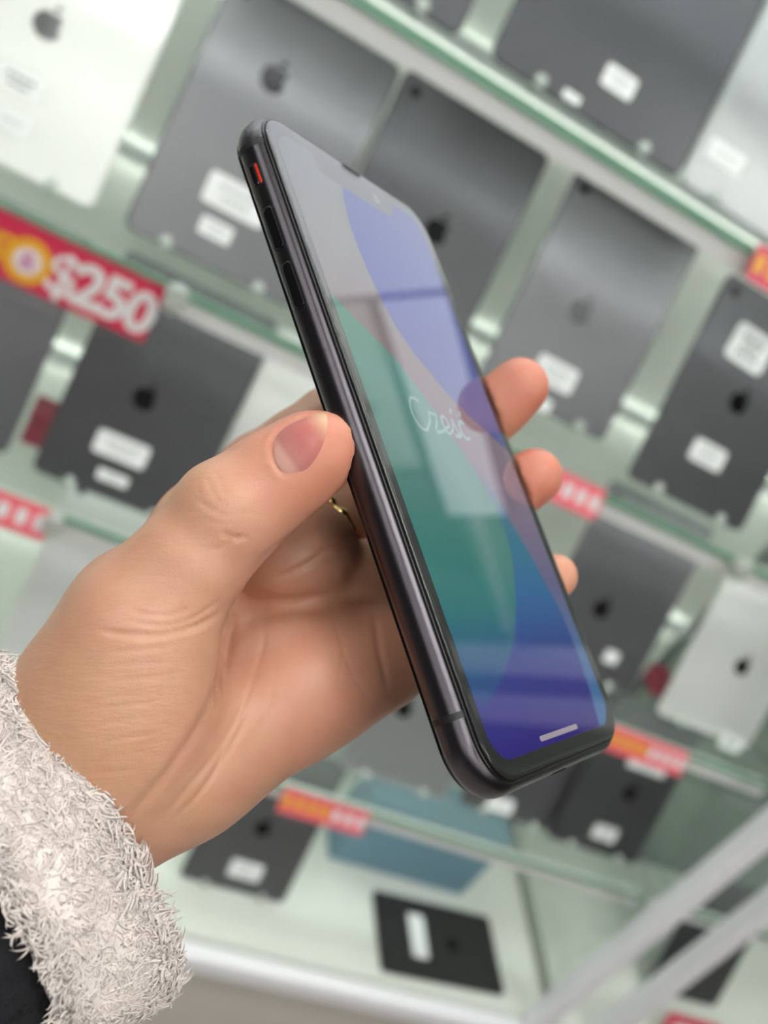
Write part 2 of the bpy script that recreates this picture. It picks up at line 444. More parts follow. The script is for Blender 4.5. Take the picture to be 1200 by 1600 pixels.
# glowing panels added out of view as light for the phone screen to mirror
lb = empty('lightbox', (-.05, .842, 1.64)); tag(lb, 'backlit pale header panels across the upper front of the tablet cabinet', 'lightbox')
M_lb = emit('backlit_acrylic', (.93, .95, 1, 1), ADDED_HEADER_LIGHT); M_lbf = mat('grey_frame', lin(70, 74, 80), .4)
xs = [-.80, -.35, .10, .53, .86]
for k in range(len(xs)-1):
    top_ = .50 if xs[k+1] < .6 else .085
    bm_obj('backlit_panel', box_bm(xs[k]+.0022, xs[k+1]-.0022, -.018, .0, .012, top_), M_lb, lb)
    bm_obj('frame_rail', box_bm(xs[k]+.0022, xs[k+1]-.0022, -.0215, .0015, top_+.0005, top_+.012), M_lbf, lb)
    bm_obj('frame_bar', box_bm(xs[k]-.002, xs[k]+.002, -.022, .002, 0, .512), M_lbf, lb)
bm_obj('frame_rail', box_bm(xs[0], xs[-1], -.0215, .0015, 0, .0115), M_lbf, lb)

# dark tablet lying flat on the deck
q = [onZ(*p, zb+.007) for p in ((580, 1392), (765, 1428), (790, 1560), (600, 1512))]
ax = (q[1]-q[0]+q[2]-q[3]); ang = math.atan2(ax[1], ax[0]); cc = sum(q)/4
wl = np.linalg.norm(ax)/2; hl = np.linalg.norm((q[0]-q[3]+q[1]-q[2])/2)
t = empty('tablet', (cc[0], cc[1], zb+.0065), (0, 0, ang)); tag(t, 'black tablet lying flat on the cabinet deck', 'tablet', 'tablets in the cabinet')
V, Fc = loft(wl/2, hl/2, .009, [(.0028, -.0061), (.0008, -.005), (0, -.003), (0, -.0015), (.0009, -.0005), (.0022, 0)], 8)
obj('tablet_body', mesh_data('tablet_body', V, Fc, mat('black_aluminium', lin(46, 47, 48), .4, metal=.5)), t)
e = obj('logo', LOGO['d'], t, (wl*.12, 0, 0.0), (0, 0, -math.pi/2))
sticker(t, -wl*.17, hl*.02, .03, .075, 0, 0)

# blue box at the back of the deck
p0 = onZ(500, 1395, zb); p1 = onZ(715, 1420, zb)
t = empty('gift_box', (.83, 1.03, zb+.001)); tag(t, 'flat blue cardboard box standing at the back of the deck', 'box')
M_blue = mat('blue_card', lin(112, 150, 168), .5, var=.05)
bm_obj('box_base', box_bm(-.13, .13, -.04, .04, 0, .115, .002), M_blue, t)
bm_obj('box_lid', box_bm(-.132, .132, -.042, .042, .116, .16, .002), M_blue, t)
# narrow dark red boxes between tablets
M_red = mat('dark_red_card', lin(138, 34, 58), .5, var=.08)
for q, row, lb in (((62, 660), 2, 'narrow dark red box between two grey tablets'), ((1008, 1085), 2, 'small dark red box beside the silver tablet by the post')):
    p = onY(*q, .965); zs = shz(row)
    t = empty('small_box', (p[0], .965, zs)); tag(t, lb, 'box')
    hh = max(.03, p[2]-zs+.015) if q[0] < 500 else .022
    bm_obj('carton', box_bm(-.012, .012, -.02, .02, 0, hh, .001), M_red, t)
    bm_obj('flap', box_bm(-.0125, .0125, -.0205, .0205, hh+.0002, hh+.006, .001), M_red, t)

# ------------------------------------------------------------------ price signs on the shelf edges
M_sign = mat('red_sign_print', lin(224, 52, 90), .35, var=.05, scale=15)
M_pink = mat('glossy_pink_sign', lin(252, 108, 124), .3, var=.08, scale=20)
M_yel = mat('yellow_print', lin(244, 178, 40), .4, var=.05)
M_yel2 = mat('pale_print', lin(246, 232, 226), .4, var=.03)
M_wht = mat('white_print', lin(240, 234, 236), .4, var=.02)
M_pnk = mat('lilac_print', lin(214, 150, 190), .4, var=.02)
def text_mesh(s, size, m, ext=.0004, bold=.0):
    cu = bpy.data.curves.new('txt', 'FONT'); cu.body = s; cu.size = size; cu.extrude = ext; cu.offset = bold
    cu.align_x = 'CENTER'; cu.align_y = 'CENTER'; cu.resolution_u = 4
    o = bpy.data.objects.new('txt', cu); COL.objects.link(o)
    me = bpy.data.meshes.new_from_object(o.evaluated_get(bpy.context.evaluated_depsgraph_get()))
    bpy.data.objects.remove(o); bpy.data.curves.remove(cu)
    me.materials.clear(); me.materials.append(m)
    return me
def sign(q_mid_top, row, w, h, label, m, tilt=R_(20)):
    """a card clipped to the front edge of a shelf, leaning back at its top"""
    x = onY(*q_mid_top, YF-.004)[0]
    t = empty('price_sign', (x, YF-.006, shz(row)+.004), (math.pi/2-tilt, 0, 0)); tag(t, label, 'sign', 'price signs')
    V, Fc = loft(w/2, h/2, .0015, [(0, -.0012), (0, 0)], 3)
    obj('card', mesh_data('card', V, Fc, m), t, (0, -h/2, 0))
    return t
# big sign: corners (0,325) (262,452) (235,542)
a = onY(262, 452, YF-.006); b = onY(237, 543, YF-.012)
BH = a[2]-b[2]; BW = .30
t = empty('price_sign', (a[0]-BW/2, YF-.006, a[2]), (math.pi/2-R_(6), 0, 0))
tag(t, 'red price sign with yellow disc and white $250 on the shelf edge', 'sign', 'price signs')
V, Fc = loft(BW/2, BH/2, .002, [(0, -.0012), (0, 0)], 3)
obj('card', mesh_data('card', V, Fc, M_sign), t, (0, -BH/2, 0))
V, Fc = loft(BW/2, .0035, .0005, [(0, -.0008), (0, .0002)], 2)
obj('card_holder', mesh_data('card_holder', V, Fc, M_acry), t, (0, .0, .0002))
so = np.array([a[0]-BW/2, YF-.006, a[2]]); sn = np.array([0, -math.cos(R_(6)), math.sin(R_(6))]); su = np.array([0, math.sin(R_(6)), math.cos(R_(6))])
def suv(q):
    P = onP(*q, so, sn)-so; return P[0], float(P @ su)
for ch, q, sz in (('$', (98, 433), 1), ('2', (138, 452), 1), ('5', (178, 470), 1), ('0', (218, 491), 1)):
    u, v = suv(q)
    obj('lettering', text_mesh(ch, BH*.95*sz, M_wht, bold=BH*(.012 if ch == '$' else .035)), t, (u, v, .0006))
u, v = suv((43, 408))
bm = bmesh.new(); bmesh.ops.create_cone(bm, cap_ends=True, segments=32, radius1=BH*.37, radius2=BH*.37, depth=.0008)
bm_obj('disc', bm, M_yel, t, (u, v, .0004))
bm = bmesh.new(); bmesh.ops.create_cone(bm, cap_ends=True, segments=32, radius1=BH*.22, radius2=BH*.22, depth=.0008)
bm_obj('disc', bm, M_yel2, t, (u, v, .0007))
obj('lettering', text_mesh('&', BH*.36, M_pnk, bold=BH*.012), t, (u, v, .0015))
u, v = suv((2, 385))
obj('lettering', text_mesh('E', BH*.55, M_yel, bold=BH*.02), t, (u, v, .0006))
def small_sign(q0, q1, row, label, m, band=None):
    p0 = onY(*q0, YF-.006); p1 = onY(*q1, YF-.006); w = abs(p1[0]-p0[0])
    h = .034
    t = empty('price_sign', ((p0[0]+p1[0])/2, YF-.006, shz(row)+.006), (math.pi/2-R_(28), 0, 0)); tag(t, label, 'sign', 'price signs')
    V, Fc = loft(w/2, h/2, .0015, [(0, -.0012), (0, 0)], 3); obj('card', mesh_data('card', V, Fc, m), t, (0, -h/2, 0))
    n = max(3, int(w/.016))
    for k in range(n):
        V, Fc = loft(w/n*.3, h*.24, .002, [(0, 0), (0, .0006)], 3)
        mm = M_yel if (band and k < n*band) else M_wht
        obj('print_mark', mesh_data('print_mark', V, Fc, mm), t, (-w/2+w*(k+.5)/n, -h/2, 0.00005))
small_sign((-60, 745), (86, 800), 2, 'glossy pink price sign at the left end of the shelf', M_pink)
small_sign((838, 690), (962, 752), 1, 'glossy pink price sign below the wide white label tablet', M_pink)
small_sign((965, 1128), (1082, 1175), 2, 'pink price sign with yellow print right of the phone corner', M_pink, .5)
small_sign((446, 1232), (577, 1275), 3, 'pink price sign with yellow print under the palm', M_pink, .5)
small_sign((1178, 392), (1300, 470), 0, 'red price sign above the tablet with the handwritten label', M_sign, .4)
# neighbouring cabinet: one dark tablet and a red sign on its deck
t = empty('tablet', (1.42, .90, zb+.008), (math.pi/2-LEAN, 0, 0)); tag(t, 'dark tablet on the deck of the neighbouring cabinet', 'tablet', 'tablets in the cabinet')
obj('tablet_body', body_mesh(*SIZES['std'], 'dark'), t, (0, .12, 0)); obj('logo', LOGO['d'], t, (0, .12, 0))
t = empty('price_sign', (1.40, .84, zb+.045), (math.pi/2-R_(25), 0, 0)); tag(t, 'red price sign on the deck of the neighbouring cabinet', 'sign', 'price signs')
V, Fc = loft(.06, .022, .0015, [(0, -.0012), (0, 0)], 3); obj('card', mesh_data('card', V, Fc, M_sign), t, (0, -.022, 0))
V, Fc = loft(.04, .006, .0015, [(0, 0), (0, .0006)], 3); obj('print_mark', mesh_data('print_mark', V, Fc, M_wht), t, (0, -.022, 0))

# ------------------------------------------------------------------ phone
PR = np.array([[0.516877, 0.316330, -0.795471], [0.059952, 0.913566, 0.402247], [0.853958, -0.255603, 0.453237]])  # x right, y down, z into the phone
PC = np.array([11.323751, -15.141206, 223.735436])
pm = np.eye(4)
pr = C2W @ PR
pm[:3, 0] = pr[:, 0]; pm[:3, 1] = -pr[:, 1]; pm[:3, 2] = -pr[:, 2]; pm[:3, 3] = c2w(PC)
phone = empty('smartphone'); phone.matrix_world = Matrix(pm.tolist())
tag(phone, 'black smartphone with lit blue and teal screen held in the hand', 'phone')
mm = .001
HW, HH, RC, TH = 37.85*mm, 75.45*mm, 11.2*mm, 4.15*mm
M_fr = mat('matte_black_aluminium', lin(88, 85, 90), .24, metal=.95, var=.05, scale=600, bump=.12, bscale=9000)
M_fr2 = mat('black_button_aluminium', lin(62, 60, 64), .22, metal=.9, var=.03)
M_band = mat('black_antenna_plastic', lin(22, 22, 24), .5, var=.03)
M_gask = mat('black_gasket', lin(12, 12, 13), .25, var=.03)
M_bez = mat('black_bezel', lin(7, 8, 8), .3, var=.02)
M_pglass = glass('phone_glass', (1, 1, 1, 1), ior=1.52)
M_back = mat('black_back_glass', lin(16, 16, 18), .06, var=.02)
prof = []
for k in range(21):
    a = -math.pi/2+math.pi*k/20
    cx_, sz_ = math.cos(a), math.sin(a)
    e = 2/2.35
    x = (abs(cx_)**e); z = math.copysign(abs(sz_)**e, sz_)
    prof.append(((1-x)*3.7*mm, z*3.75*mm))
prof = [p for p in prof if p[0] < 2.3*mm]
prof = [(2.3*mm, prof[0][1])]+prof+[(1.75*mm, prof[-1][1]+.0*mm)]
# lip towards the display
prof = [p for p in prof if p[0] <= 2.35*mm]
V, Fc = loft(HW, HH, RC, prof[:-1]+[(2.35*mm, 2.6*mm)], 20, cap1=True)
fr = obj('frame', mesh_data('frame', V, Fc, M_fr, smooth=True), phone)
zf_ = prof[-2][1]
V, Fc = loft(HW, HH, RC, [(1.9*mm, -2.6*mm), (1.9*mm, -4.0*mm), (2.4*mm, -4.15*mm)][::-1], 20)
obj('back_glass', mesh_data('back_glass', V, Fc, M_back, smooth=False), phone)
V, Fc = loft(HW, HH, RC, [(1.7*mm, 2.6*mm), (1.7*mm, zf_+.22*mm), (1.82*mm, zf_+.34*mm), (2.1*mm, zf_+.36*mm), (2.25*mm, zf_+.2*mm), (2.4*mm, zf_+.0*mm)], 20)
obj('gasket', mesh_data('gasket', V, Fc, M_gask, smooth=True), phone)
ZG = 4.42*mm                              # glass surface
V, Fc = loft(HW, HH, RC, [(2.3*mm, 3.2*mm), (2.3*mm, ZG-.34*mm)], 20)
obj('bezel', mesh_data('bezel', V, Fc, M_bez), phone)
V, Fc = loft(HW, HH, RC, [(2.25*mm, 3.4*mm), (2.25*mm, ZG-.42*mm), (2.33*mm, ZG-.25*mm), (2.55*mm, ZG-.1*mm), (2.9*mm, ZG-.02*mm), (3.3*mm, ZG)], 20, cap0=False)
g = obj('front_glass', mesh_data('front_glass', V, Fc, M_pglass, smooth=True), phone)
g.data.polygons[len(g.data.polygons)-1].use_smooth = False

# display: a fine sheet whose colours are the wallpaper shown on it
DW, DH, DR = 32.3, 69.9, 6.6
def disp_inside(u, v):                    # v measured down, mm; rounded corners and notch
    au, av = np.abs(u), np.abs(v)
    cu, cv = np.maximum(au-(DW-DR), 0), np.maximum(av-(DH-DR), 0)
    ok = (au <= DW) & (av <= DH) & (cu*cu+cv*cv <= DR*DR)
    y = v+DH                              # from the top
    e = np.interp(np.clip(y, 0, 5.3), [0, .6, 1.2, 3.4, 4.4, 5.0, 5.3], [18.2, 17.4, 17.1, 17.0, 16.4, 15.2, 13.6])
    notch = (y < 5.3) & (au < e)
    return ok & ~notch
step = .35
us = np.arange(-DW, DW+step*.5, step); vs = np.arange(-DH, DH+step*.5, step)
U, Vv = np.meshgrid(us, vs)
def sstep(x, w): return np.clip(x/w+.5, 0, 1)**2*(3-2*np.clip(x/w+.5, 0, 1))
def mixc(a, b, t): return a*(1-t[..., None])+b*t[..., None]
def L3(r, g, b): return np.array(lin(r, g, b)[:3])
def vgrad(stops):
    vv = [s_[0] for s_ in stops]; cc_ = np.array([L3(*s_[1]) for s_ in stops])
    return np.stack([np.interp(Vv, vv, cc_[:, k]) for k in range(3)], -1)
c_mauve = vgrad([(-70, (132, 138, 140)), (-45, (140, 140, 140)), (-20, (146, 132, 134)), (10, (140, 124, 138)), (35, (104, 100, 138)), (55, (70, 110, 160)), (70, (70, 118, 165))])
c_blue = vgrad([(-70, (92, 104, 160)), (-40, (92, 102, 168)), (-10, (100, 108, 164)), (10, (96, 98, 148))])
c_teal = vgrad([(-30, (112, 160, 148)), (-10, (98, 148, 138)), (10, (88, 136, 128)), (25, (66, 130, 120)), (40, (48, 122, 122)), (50, (44, 96, 134)), (62, (40, 60, 140)), (70, (38, 34, 132))])
c_bot = vgrad([(25, (56, 122, 146)), (38, (48, 104, 158)), (50, (44, 66, 140)), (60, (56, 52, 138)), (70, (42, 28, 124))])
# boundaries u = g(v) of the wallpaper's waves
b1 = np.interp(Vv, [-70, -61, -54, -47, -40.6, -33, -26.7, -21, -15.7, -11.5, -7.7, -2.5, 3], [-5.2, -9.3, -11, -11.3, -10.8, -9.2, -6.8, -2.4, 3.8, 9.4, 16, 28, 38])
b2 = np.interp(Vv, [-40, -28.5, -23.7, -17.1, -11.6, -6.3, 0, 6.9, 16.1, 22, 27.3, 32, 36.5, 41, 47.8, 53.9, 59.2, 61.5, 70], [-48, -32.1, -24.5, -12.8, -7.4, -2.8, 1.8, 6.6, 10.8, 11.4, 10.4, 8, 4.8, 1.4, -5.5, -15.5, -27.1, -33, -48])
b3 = np.interp(Vv, [2, 10, 20, 30, 43, 52, 62, 70], [6, 13, 17, 22, 26.4, 27, 25.6, 23])
img = c_mauve
img = mixc(img, c_blue, sstep(U-b1, .8)*(Vv < 4))
low = sstep(b3-U, 2.2)*sstep(U-b2, .6)*sstep(Vv-14, 24)
img = mixc(img, c_bot, low)
img = mixc(img, c_teal, sstep(b2-U, .6))
img = mixc(img, c_bot, sstep(Vv-63.5-.15*U, 6)*(U < b3))
# soft lighter swell in the teal
ve = np.exp(-((U+4-.25*Vv)/9)**2)*np.exp(-((Vv-8)/26)**2)*.25
img = mixc(img, np.broadcast_to(L3(150, 178, 174), img.shape), ve*(U < b2))
inside = disp_inside(U, Vv)
idx = -np.ones(U.shape, int)
ok = inside[:-1, :-1] & inside[1:, :-1] & inside[:-1, 1:] & inside[1:, 1:]
ii = np.arange(U.size).reshape(U.shape)
quads = np.stack([ii[1:, :-1][ok], ii[1:, 1:][ok], ii[:-1, 1:][ok], ii[:-1, :-1][ok]], 1)
used = np.unique(quads); remap = -np.ones(U.size, int); remap[used] = np.arange(len(used))
quads = remap[quads]
DV = np.stack([U.ravel()*mm, -Vv.ravel()*mm, np.full(U.size, ZG-.30*mm)], 1)[used]
m, nt, b, out = nodes('lit_display')
at_ = nt.nodes.new('ShaderNodeAttribute'); at_.attribute_name = 'wallpaper'
b.inputs['Base Color'].default_value = (.005, .005, .006, 1); b.inputs['Specular IOR Level'].default_value = 0
nt.links.new(at_.outputs['Color'], b.inputs['Emission Color']); b.inputs['Emission Strength'].default_value = SCREEN_LIGHT
me = mesh_data('display', DV, quads, m)
ca = me.color_attributes.new('wallpaper', 'FLOAT_COLOR', 'POINT')
ca.data.foreach_set('color', np.concatenate([img.reshape(-1, 3)[used], np.ones((len(used), 1))], 1).astype(np.float32).ravel())
disp = obj('display', me, phone)
M_scr = emit('screen_white', L3(205, 190, 200).tolist()+[1], .55)
V, Fc = loft(10.4*mm, .55*mm, .54*mm, [(0, ZG-.29*mm), (0, ZG-.27*mm)], 5)
obj('home_bar', mesh_data('home_bar', V, Fc, M_scr), disp, (0, -68.1*mm, 0))
# handwritten greeting on the screen
M_txt = emit('screen_text', L3(150, 186, 178).tolist()+[1], .7)
def arc(cx_, cy_, rx, ry, a0, a1, n=14): return [(cx_+rx*math.cos(R_(a0+(a1-a0)*k/n)), cy_+ry*math.sin(R_(a0+(a1-a0)*k/n))) for k in range(n+1)]
strokes = [arc(-10.4, 5.2, 3.0, 3.9, 55, 320),                                              # C
           [(-8.1, 2.7), (-6.6, 4.0), (-5.6, 6.4), (-2.6, 6.3), (-3.3, 4.6), (-5.2, 2.2), (-5.0, 1.6), (-3.0, 2.0), (-1.2, 2.6)],   # z
           [(-1.2, 2.6), (.6, 3.6)]+arc(.6, 4.3, 1.5, 2.2, 0, 300),                           # e
           [(1.6, 2.4), (3.4, 3.6), (4.6, 6.6), (4.7, 5.2), (5.6, 3.2), (4.6, 1.8), (3.2, 2.2)], [(5.0, 8.0), (6.0, 9.4)],         # s with accent
           arc(9.0, 4.2, 1.9, 2.3, 50, 320), [(9.4, 8.0), (10.4, 9.4)], [(4.6, 1.9), (6.0, 2.2), (7.2, 3.6)]]
for st in strokes:
    bm = bmesh.new()
    P = [Vector((x*mm*1.08, y*mm-1.2*mm, 0)) for x, y in st]
    prev = None; Lr = .00042
    for i in range(len(P)):
        tdir = (P[min(i+1, len(P)-1)]-P[max(i-1, 0)]).normalized(); nrm = Vector((-tdir.y, tdir.x, 0))
        cur = (bm.verts.new(P[i]+nrm*Lr), bm.verts.new(P[i]-nrm*Lr))
        if prev: bm.faces.new((prev[0], prev[1], cur[1], cur[0]))
        prev = cur
    bm_obj('greeting_stroke', bm, M_txt, disp, (0, 0, ZG-.27*mm))
# earpiece slot and front camera
V, Fc = loft(3.9*mm, .55*mm, .5*mm, [(0, ZG-.05*mm), (0, ZG+.015*mm)], 5)
obj('earpiece', mesh_data('earpiece', V, Fc, mat('earpiece_mesh', lin(30, 32, 32), .8, var=.3, scale=3000)), phone, (0, 71.9*mm, 0))
bm = bmesh.new(); bmesh.ops.create_cone(bm, cap_ends=True, segments=20, radius1=1.5*mm, radius2=1.5*mm, depth=.05*mm)
bm_obj('front_camera', bm, mat('camera_black', lin(14, 16, 26), .1), phone, (9.5*mm, 67.6*mm, ZG-.31*mm))
# side controls (left side): raised pills in a shallow dark slot
def pill_bm(L, W, H, n=6):
    V, Fc = loft(W/2, L/2, W/2*.98, [(0, -.8*mm), (0, H*.6), (W*.08, H*.92), (W*.2, H)], n)
    return V, Fc
def side_part(name, v0, v1, W, H, m, zc=0.0, parent=phone, x=-HW):
    V, Fc = pill_bm(v1-v0, W, H)
    # local x->phone z, local y->phone y, local z-> -x
    V = [(x-p[2], p[1]-(v0+v1)/2, p[0]+zc) for p in V]
    Fc = [f[::-1] for f in Fc] if False else Fc
    return obj(name, mesh_data(name, V, Fc, m, smooth=False), parent)
M_slot = mat('button_gap', lin(6, 6, 7), .6)
for v0, v1, nm in ((-49.6*mm, -39.4*mm, 'volume_button'), (-36.3*mm, -25.6*mm, 'volume_button')):
    s_ = side_part('button_slot', v0-.25*mm, v1+.25*mm, 3.1*mm, .05*mm, M_slot, -.2*mm)
    side_part(nm, v0, v1, 2.5*mm, .42*mm, M_fr2, -.2*mm)
sl = side_part('switch_slot', -60.6*mm, -54.8*mm, 2.5*mm, .06*mm, M_slot, -.1*mm)
sw = side_part('mute_switch', -60.1*mm, -55.3*mm, 1.3*mm, .34*mm, M_fr2, -.55*mm)
side_part('red_mark', -60.1*mm, -55.3*mm, .62*mm, .13*mm, mat('red_enamel', lin(226, 52, 30), .4), .52*mm, sw)
V2, F2 = pill_bm(16*mm, 2.5*mm, .4*mm)
obj('side_button', mesh_data('side_button', [(HW+p[2], p[1]+31*mm, p[0]) for p in V2], F2, M_fr2), phone)
# antenna bands: thin strips that follow the frame's profile
def band(sx, v):
    V, Fc = [], []
    pr_ = [p for p in prof[1:-1]]
    for ins, z in pr_:
        for dv in (-.65*mm, .65*mm): V.append((sx*(HW-ins+.03*mm), -v+dv, z*1.006))
    for k in range(len(pr_)-1): Fc.append((2*k, 2*k+1, 2*k+3, 2*k+2))
    obj('antenna_band', mesh_data('antenna_band', V, Fc, M_band, smooth=True), phone)
for sx in (-1, 1):
    for v in (-64.9*mm, 59.6*mm): band(sx, v)
# rear camera block, charging port
V, Fc = loft(11*mm, 11*mm, 5*mm, [(0, -4.1*mm), (0, -5.2*mm), (.4*mm, -5.5*mm)][::-1], 8)
cb = obj('camera_block', mesh_data('camera_block', V, Fc, M_back), phone, (22*mm, 58*mm, 0))
for dy in (-5, 5):
    bm = bmesh.new(); bmesh.ops.create_cone(bm, cap_ends=True, segments=24, radius1=4.2*mm, radius2=4.2*mm, depth=1.2*mm)
    bm_obj('rear_lens', bm, M_fr2, cb, (3*mm, dy*mm, -6*mm))
V, Fc = loft(4.4*mm, 1.4*mm, 1.3*mm, [(0, 0), (0, .05*mm)], 5)
obj('charging_port', mesh_data('charging_port', [(x, -HH-z, y) for x, y, z in V], Fc, M_slot), phone)
#HAND

# ------------------------------------------------------------------ hand
# joints in camera millimetres, from a pixel and a depth
J = lambda x, y, d: at(x, y, d)
wrist = J(70, 1285, 192)
fingers = {
 'index':  [(J(318, 826, 231), 10.8), (J(406, 738, 243), 9.4), (J(515, 660, 256), 8.8), (J(612, 612, 270), 7.6), (J(696, 548, 277), 6.6)],
 'middle': [(J(432, 895, 233), 11.0), (J(520, 820, 245), 8.6), (J(606, 768, 257), 8.6), (J(712, 697, 266.5), 8.2), (J(812, 604, 261), 7.7)],
 'ring':   [(J(520, 965, 228), 10.8), (J(566, 925, 238), 9.4), (J(620, 882, 249), 8.8), (J(735, 806, 260), 7.9), (J(835, 744, 256), 7.3)],
 'pinky':  [(J(590, 1025, 220), 10.0), (J(640, 1008, 229), 8.3), (J(700, 988, 239), 7.6), (J(782, 944, 248), 6.6), (J(868, 900, 252), 5.7)],
}
thumb = [(J(100, 1225, 199), 15.0), (J(150, 1100, 192), 15.5), (J(222, 968, 187), 12.2), (J(292, 884, 187), 10.0), (J(360, 805, 189), 9.4), (J(425, 752, 190), 8.5), (J(477, 712, 190), 7.7)]
meta = [((J(60, 1250, 197), 13), fingers['index'][0]), ((J(75, 1265, 196), 13), fingers['middle'][0]),
        ((J(95, 1275, 195), 13), fingers['ring'][0]), ((J(110, 1280, 194), 13), fingers['pinky'][0])]

H = 0.85
lo = np.array([-88., -50., 150.]); hi = np.array([50., 82., 292.])
n3 = np.ceil((hi-lo)/H).astype(int)
gx = (lo[0]+H*np.arange(n3[0])).astype(np.float32)[:, None, None]
gy = (lo[1]+H*np.arange(n3[1])).astype(np.float32)[None, :, None]
gz = (lo[2]+H*np.arange(n3[2])).astype(np.float32)[None, None, :]
BIG = np.float32(40.)
def cone(a, b, ra, rb, flat=None, margin=14):
    """tapered capsule on a sub-block of the grid; returns slices and distances"""
    r = max(ra, rb)+margin
    mn, mx_ = np.minimum(a, b)-r, np.maximum(a, b)+r
    i0 = np.clip(((mn-lo)/H).astype(int), 0, n3); i1 = np.clip(((mx_-lo)/H).astype(int)+1, 0, n3)
    sl_ = tuple(slice(i0[k], i1[k]) for k in range(3))
    X, Y, Z = gx[sl_[0]]-a[0], gy[:, sl_[1]]-a[1], gz[:, :, sl_[2]]-a[2]
    d = b-a; L2 = float(d @ d)
    t_ = np.clip((X*d[0]+Y*d[1]+Z*d[2])/L2, 0, 1)
    q = np.sqrt((X-t_*d[0])**2+(Y-t_*d[1])**2+(Z-t_*d[2])**2)
    return sl_, (q-(ra+(rb-ra)*t_)).astype(np.float32)
def ellip(c, axes, rad, margin=12):
    r = max(rad)+margin
    i0 = np.clip(((c-r-lo)/H).astype(int), 0, n3); i1 = np.clip(((c+r-lo)/H).astype(int)+1, 0, n3)
    sl_ = tuple(slice(i0[k], i1[k]) for k in range(3))
    X, Y, Z = gx[sl_[0]]-c[0], gy[:, sl_[1]]-c[1], gz[:, :, sl_[2]]-c[2]
    k0 = 0; k1 = 0
    for ax_, rr in zip(axes, rad):
        p = X*ax_[0]+Y*ax_[1]+Z*ax_[2]; k0 = k0+(p/rr)**2; k1 = k1+(p/rr**2)**2
    k0 = np.sqrt(k0); k1 = np.sqrt(k1)+1e-6
    return sl_, (k0*(k0-1)/k1).astype(np.float32)
def smin(a, b, k):
    h = np.maximum(k-np.abs(a-b), 0)/k
    return np.minimum(a, b)-h*h*k*.25
def add(vol, prim, k):
    sl_, d = prim
    vol[sl_] = smin(vol[sl_], d, np.float32(k))
def unit(v): return v/np.linalg.norm(v)
def basis(long_, toward):
    a = unit(long_); c = unit(toward-a*(toward @ a)); return [a, np.cross(c, a), c]

palm = np.full(tuple(n3), BIG, np.float32)
for (a, ra), (b, rb) in meta: add(palm, cone(a, b, ra, rb), 9)
# forearm inside the cuff
add(palm, cone(J(70, 1275, 197), J(-60, 1430, 184), 16, 21), 12)
add(palm, cone(J(50, 1225, 197), J(-90, 1360, 186), 16, 21), 12)
# heel of the hand on the little finger side
hyp = (J(110, 1275, 192), J(285, 1190, 199), J(470, 1075, 210), fingers['pinky'][0][0])
for (a, b, ra, rb) in ((hyp[0], hyp[1], 13.5, 13), (hyp[1], hyp[2], 13, 11.5), (hyp[2], hyp[3], 11.5, 10)): add(palm, cone(a, b, ra, rb), 9)
# pads below the fingers
toward = np.array([.1, .1, -1.])
for nm, r_ in (('index', 9), ('middle', 10), ('ring', 9.5)):
    (a, ra), (b, rb) = fingers[nm][0], fingers[nm][1]
    c = a+(b-a)*.30+np.array([0, 2.0, -6.0]); add(palm, ellip(c, basis(b-a, toward), (13, r_, 8)), 5)
add(palm, ellip(J(466, 870, 219), basis(np.array([.85, -.45, .3]), toward), (14, 12.5, 11)), 3)
add(palm, ellip(J(570, 908, 228), basis(np.array([.8, -.5, .4]), toward), (11, 9.5, 9.5)), 3)
hand = palm
for nm in ('index', 'middle', 'ring', 'pinky'):
    ch = fingers[nm]; fv = np.full(tuple(n3), BIG, np.float32)
    bx = np.array([p_ for p_, _ in ch]); i0 = np.clip(((bx.min(0)-24-lo)/H).astype(int), 0, n3); i1 = np.clip(((bx.max(0)+24-lo)/H).astype(int), 0, n3)
    blk = tuple(slice(i0[k], i1[k]) for k in range(3))
    for k in range(len(ch)-1):
        (a, ra), (b, rb) = ch[k], ch[k+1]
        add(fv, cone(a, b, ra, rb), 3)
    # soft pads on the inner side of the phalanges
    inner = -unit(PR[:, 2])
    for k, f_ in ((1, .5), (2, .5), (3, .62)):
        (a, ra), (b, rb) = ch[k], ch[k+1]
        add(fv, ellip(a+(b-a)*f_+inner*1.2, basis(b-a, inner), (np.linalg.norm(b-a)*.45, (ra+rb)*.47, (ra+rb)*.46)), 3)
    hand[blk] = smin(hand[blk], fv[blk], np.float32(4.0))
tv = np.full(tuple(n3), BIG, np.float32)
for k in range(len(thumb)-1):
    (a, ra), (b, rb) = thumb[k], thumb[k+1]
    add(tv, cone(a, b, ra, rb), 5)
# ball of the thumb
add(tv, ellip(J(185, 1120, 188), basis(J(225, 1000, 186)-J(150, 1250, 190), toward), (27, 17.5, 17)), 7)
# thumb pulp against the frame and knuckle
add(tv, ellip(J(478, 722, 192), basis(thumb[6][0]-thumb[4][0], np.array([.35, .6, .7])), (11.5, 7.8, 8.0)), 4)
add(tv, ellip(J(352, 800, 186), basis(thumb[5][0]-thumb[3][0], toward), (8, 9.3, 8.6)), 4)
# web between thumb and index
add(tv, cone(J(215, 950, 200), J(300, 850, 224), 12, 10), 10)
hand = smin(hand, tv, np.float32(4.5))
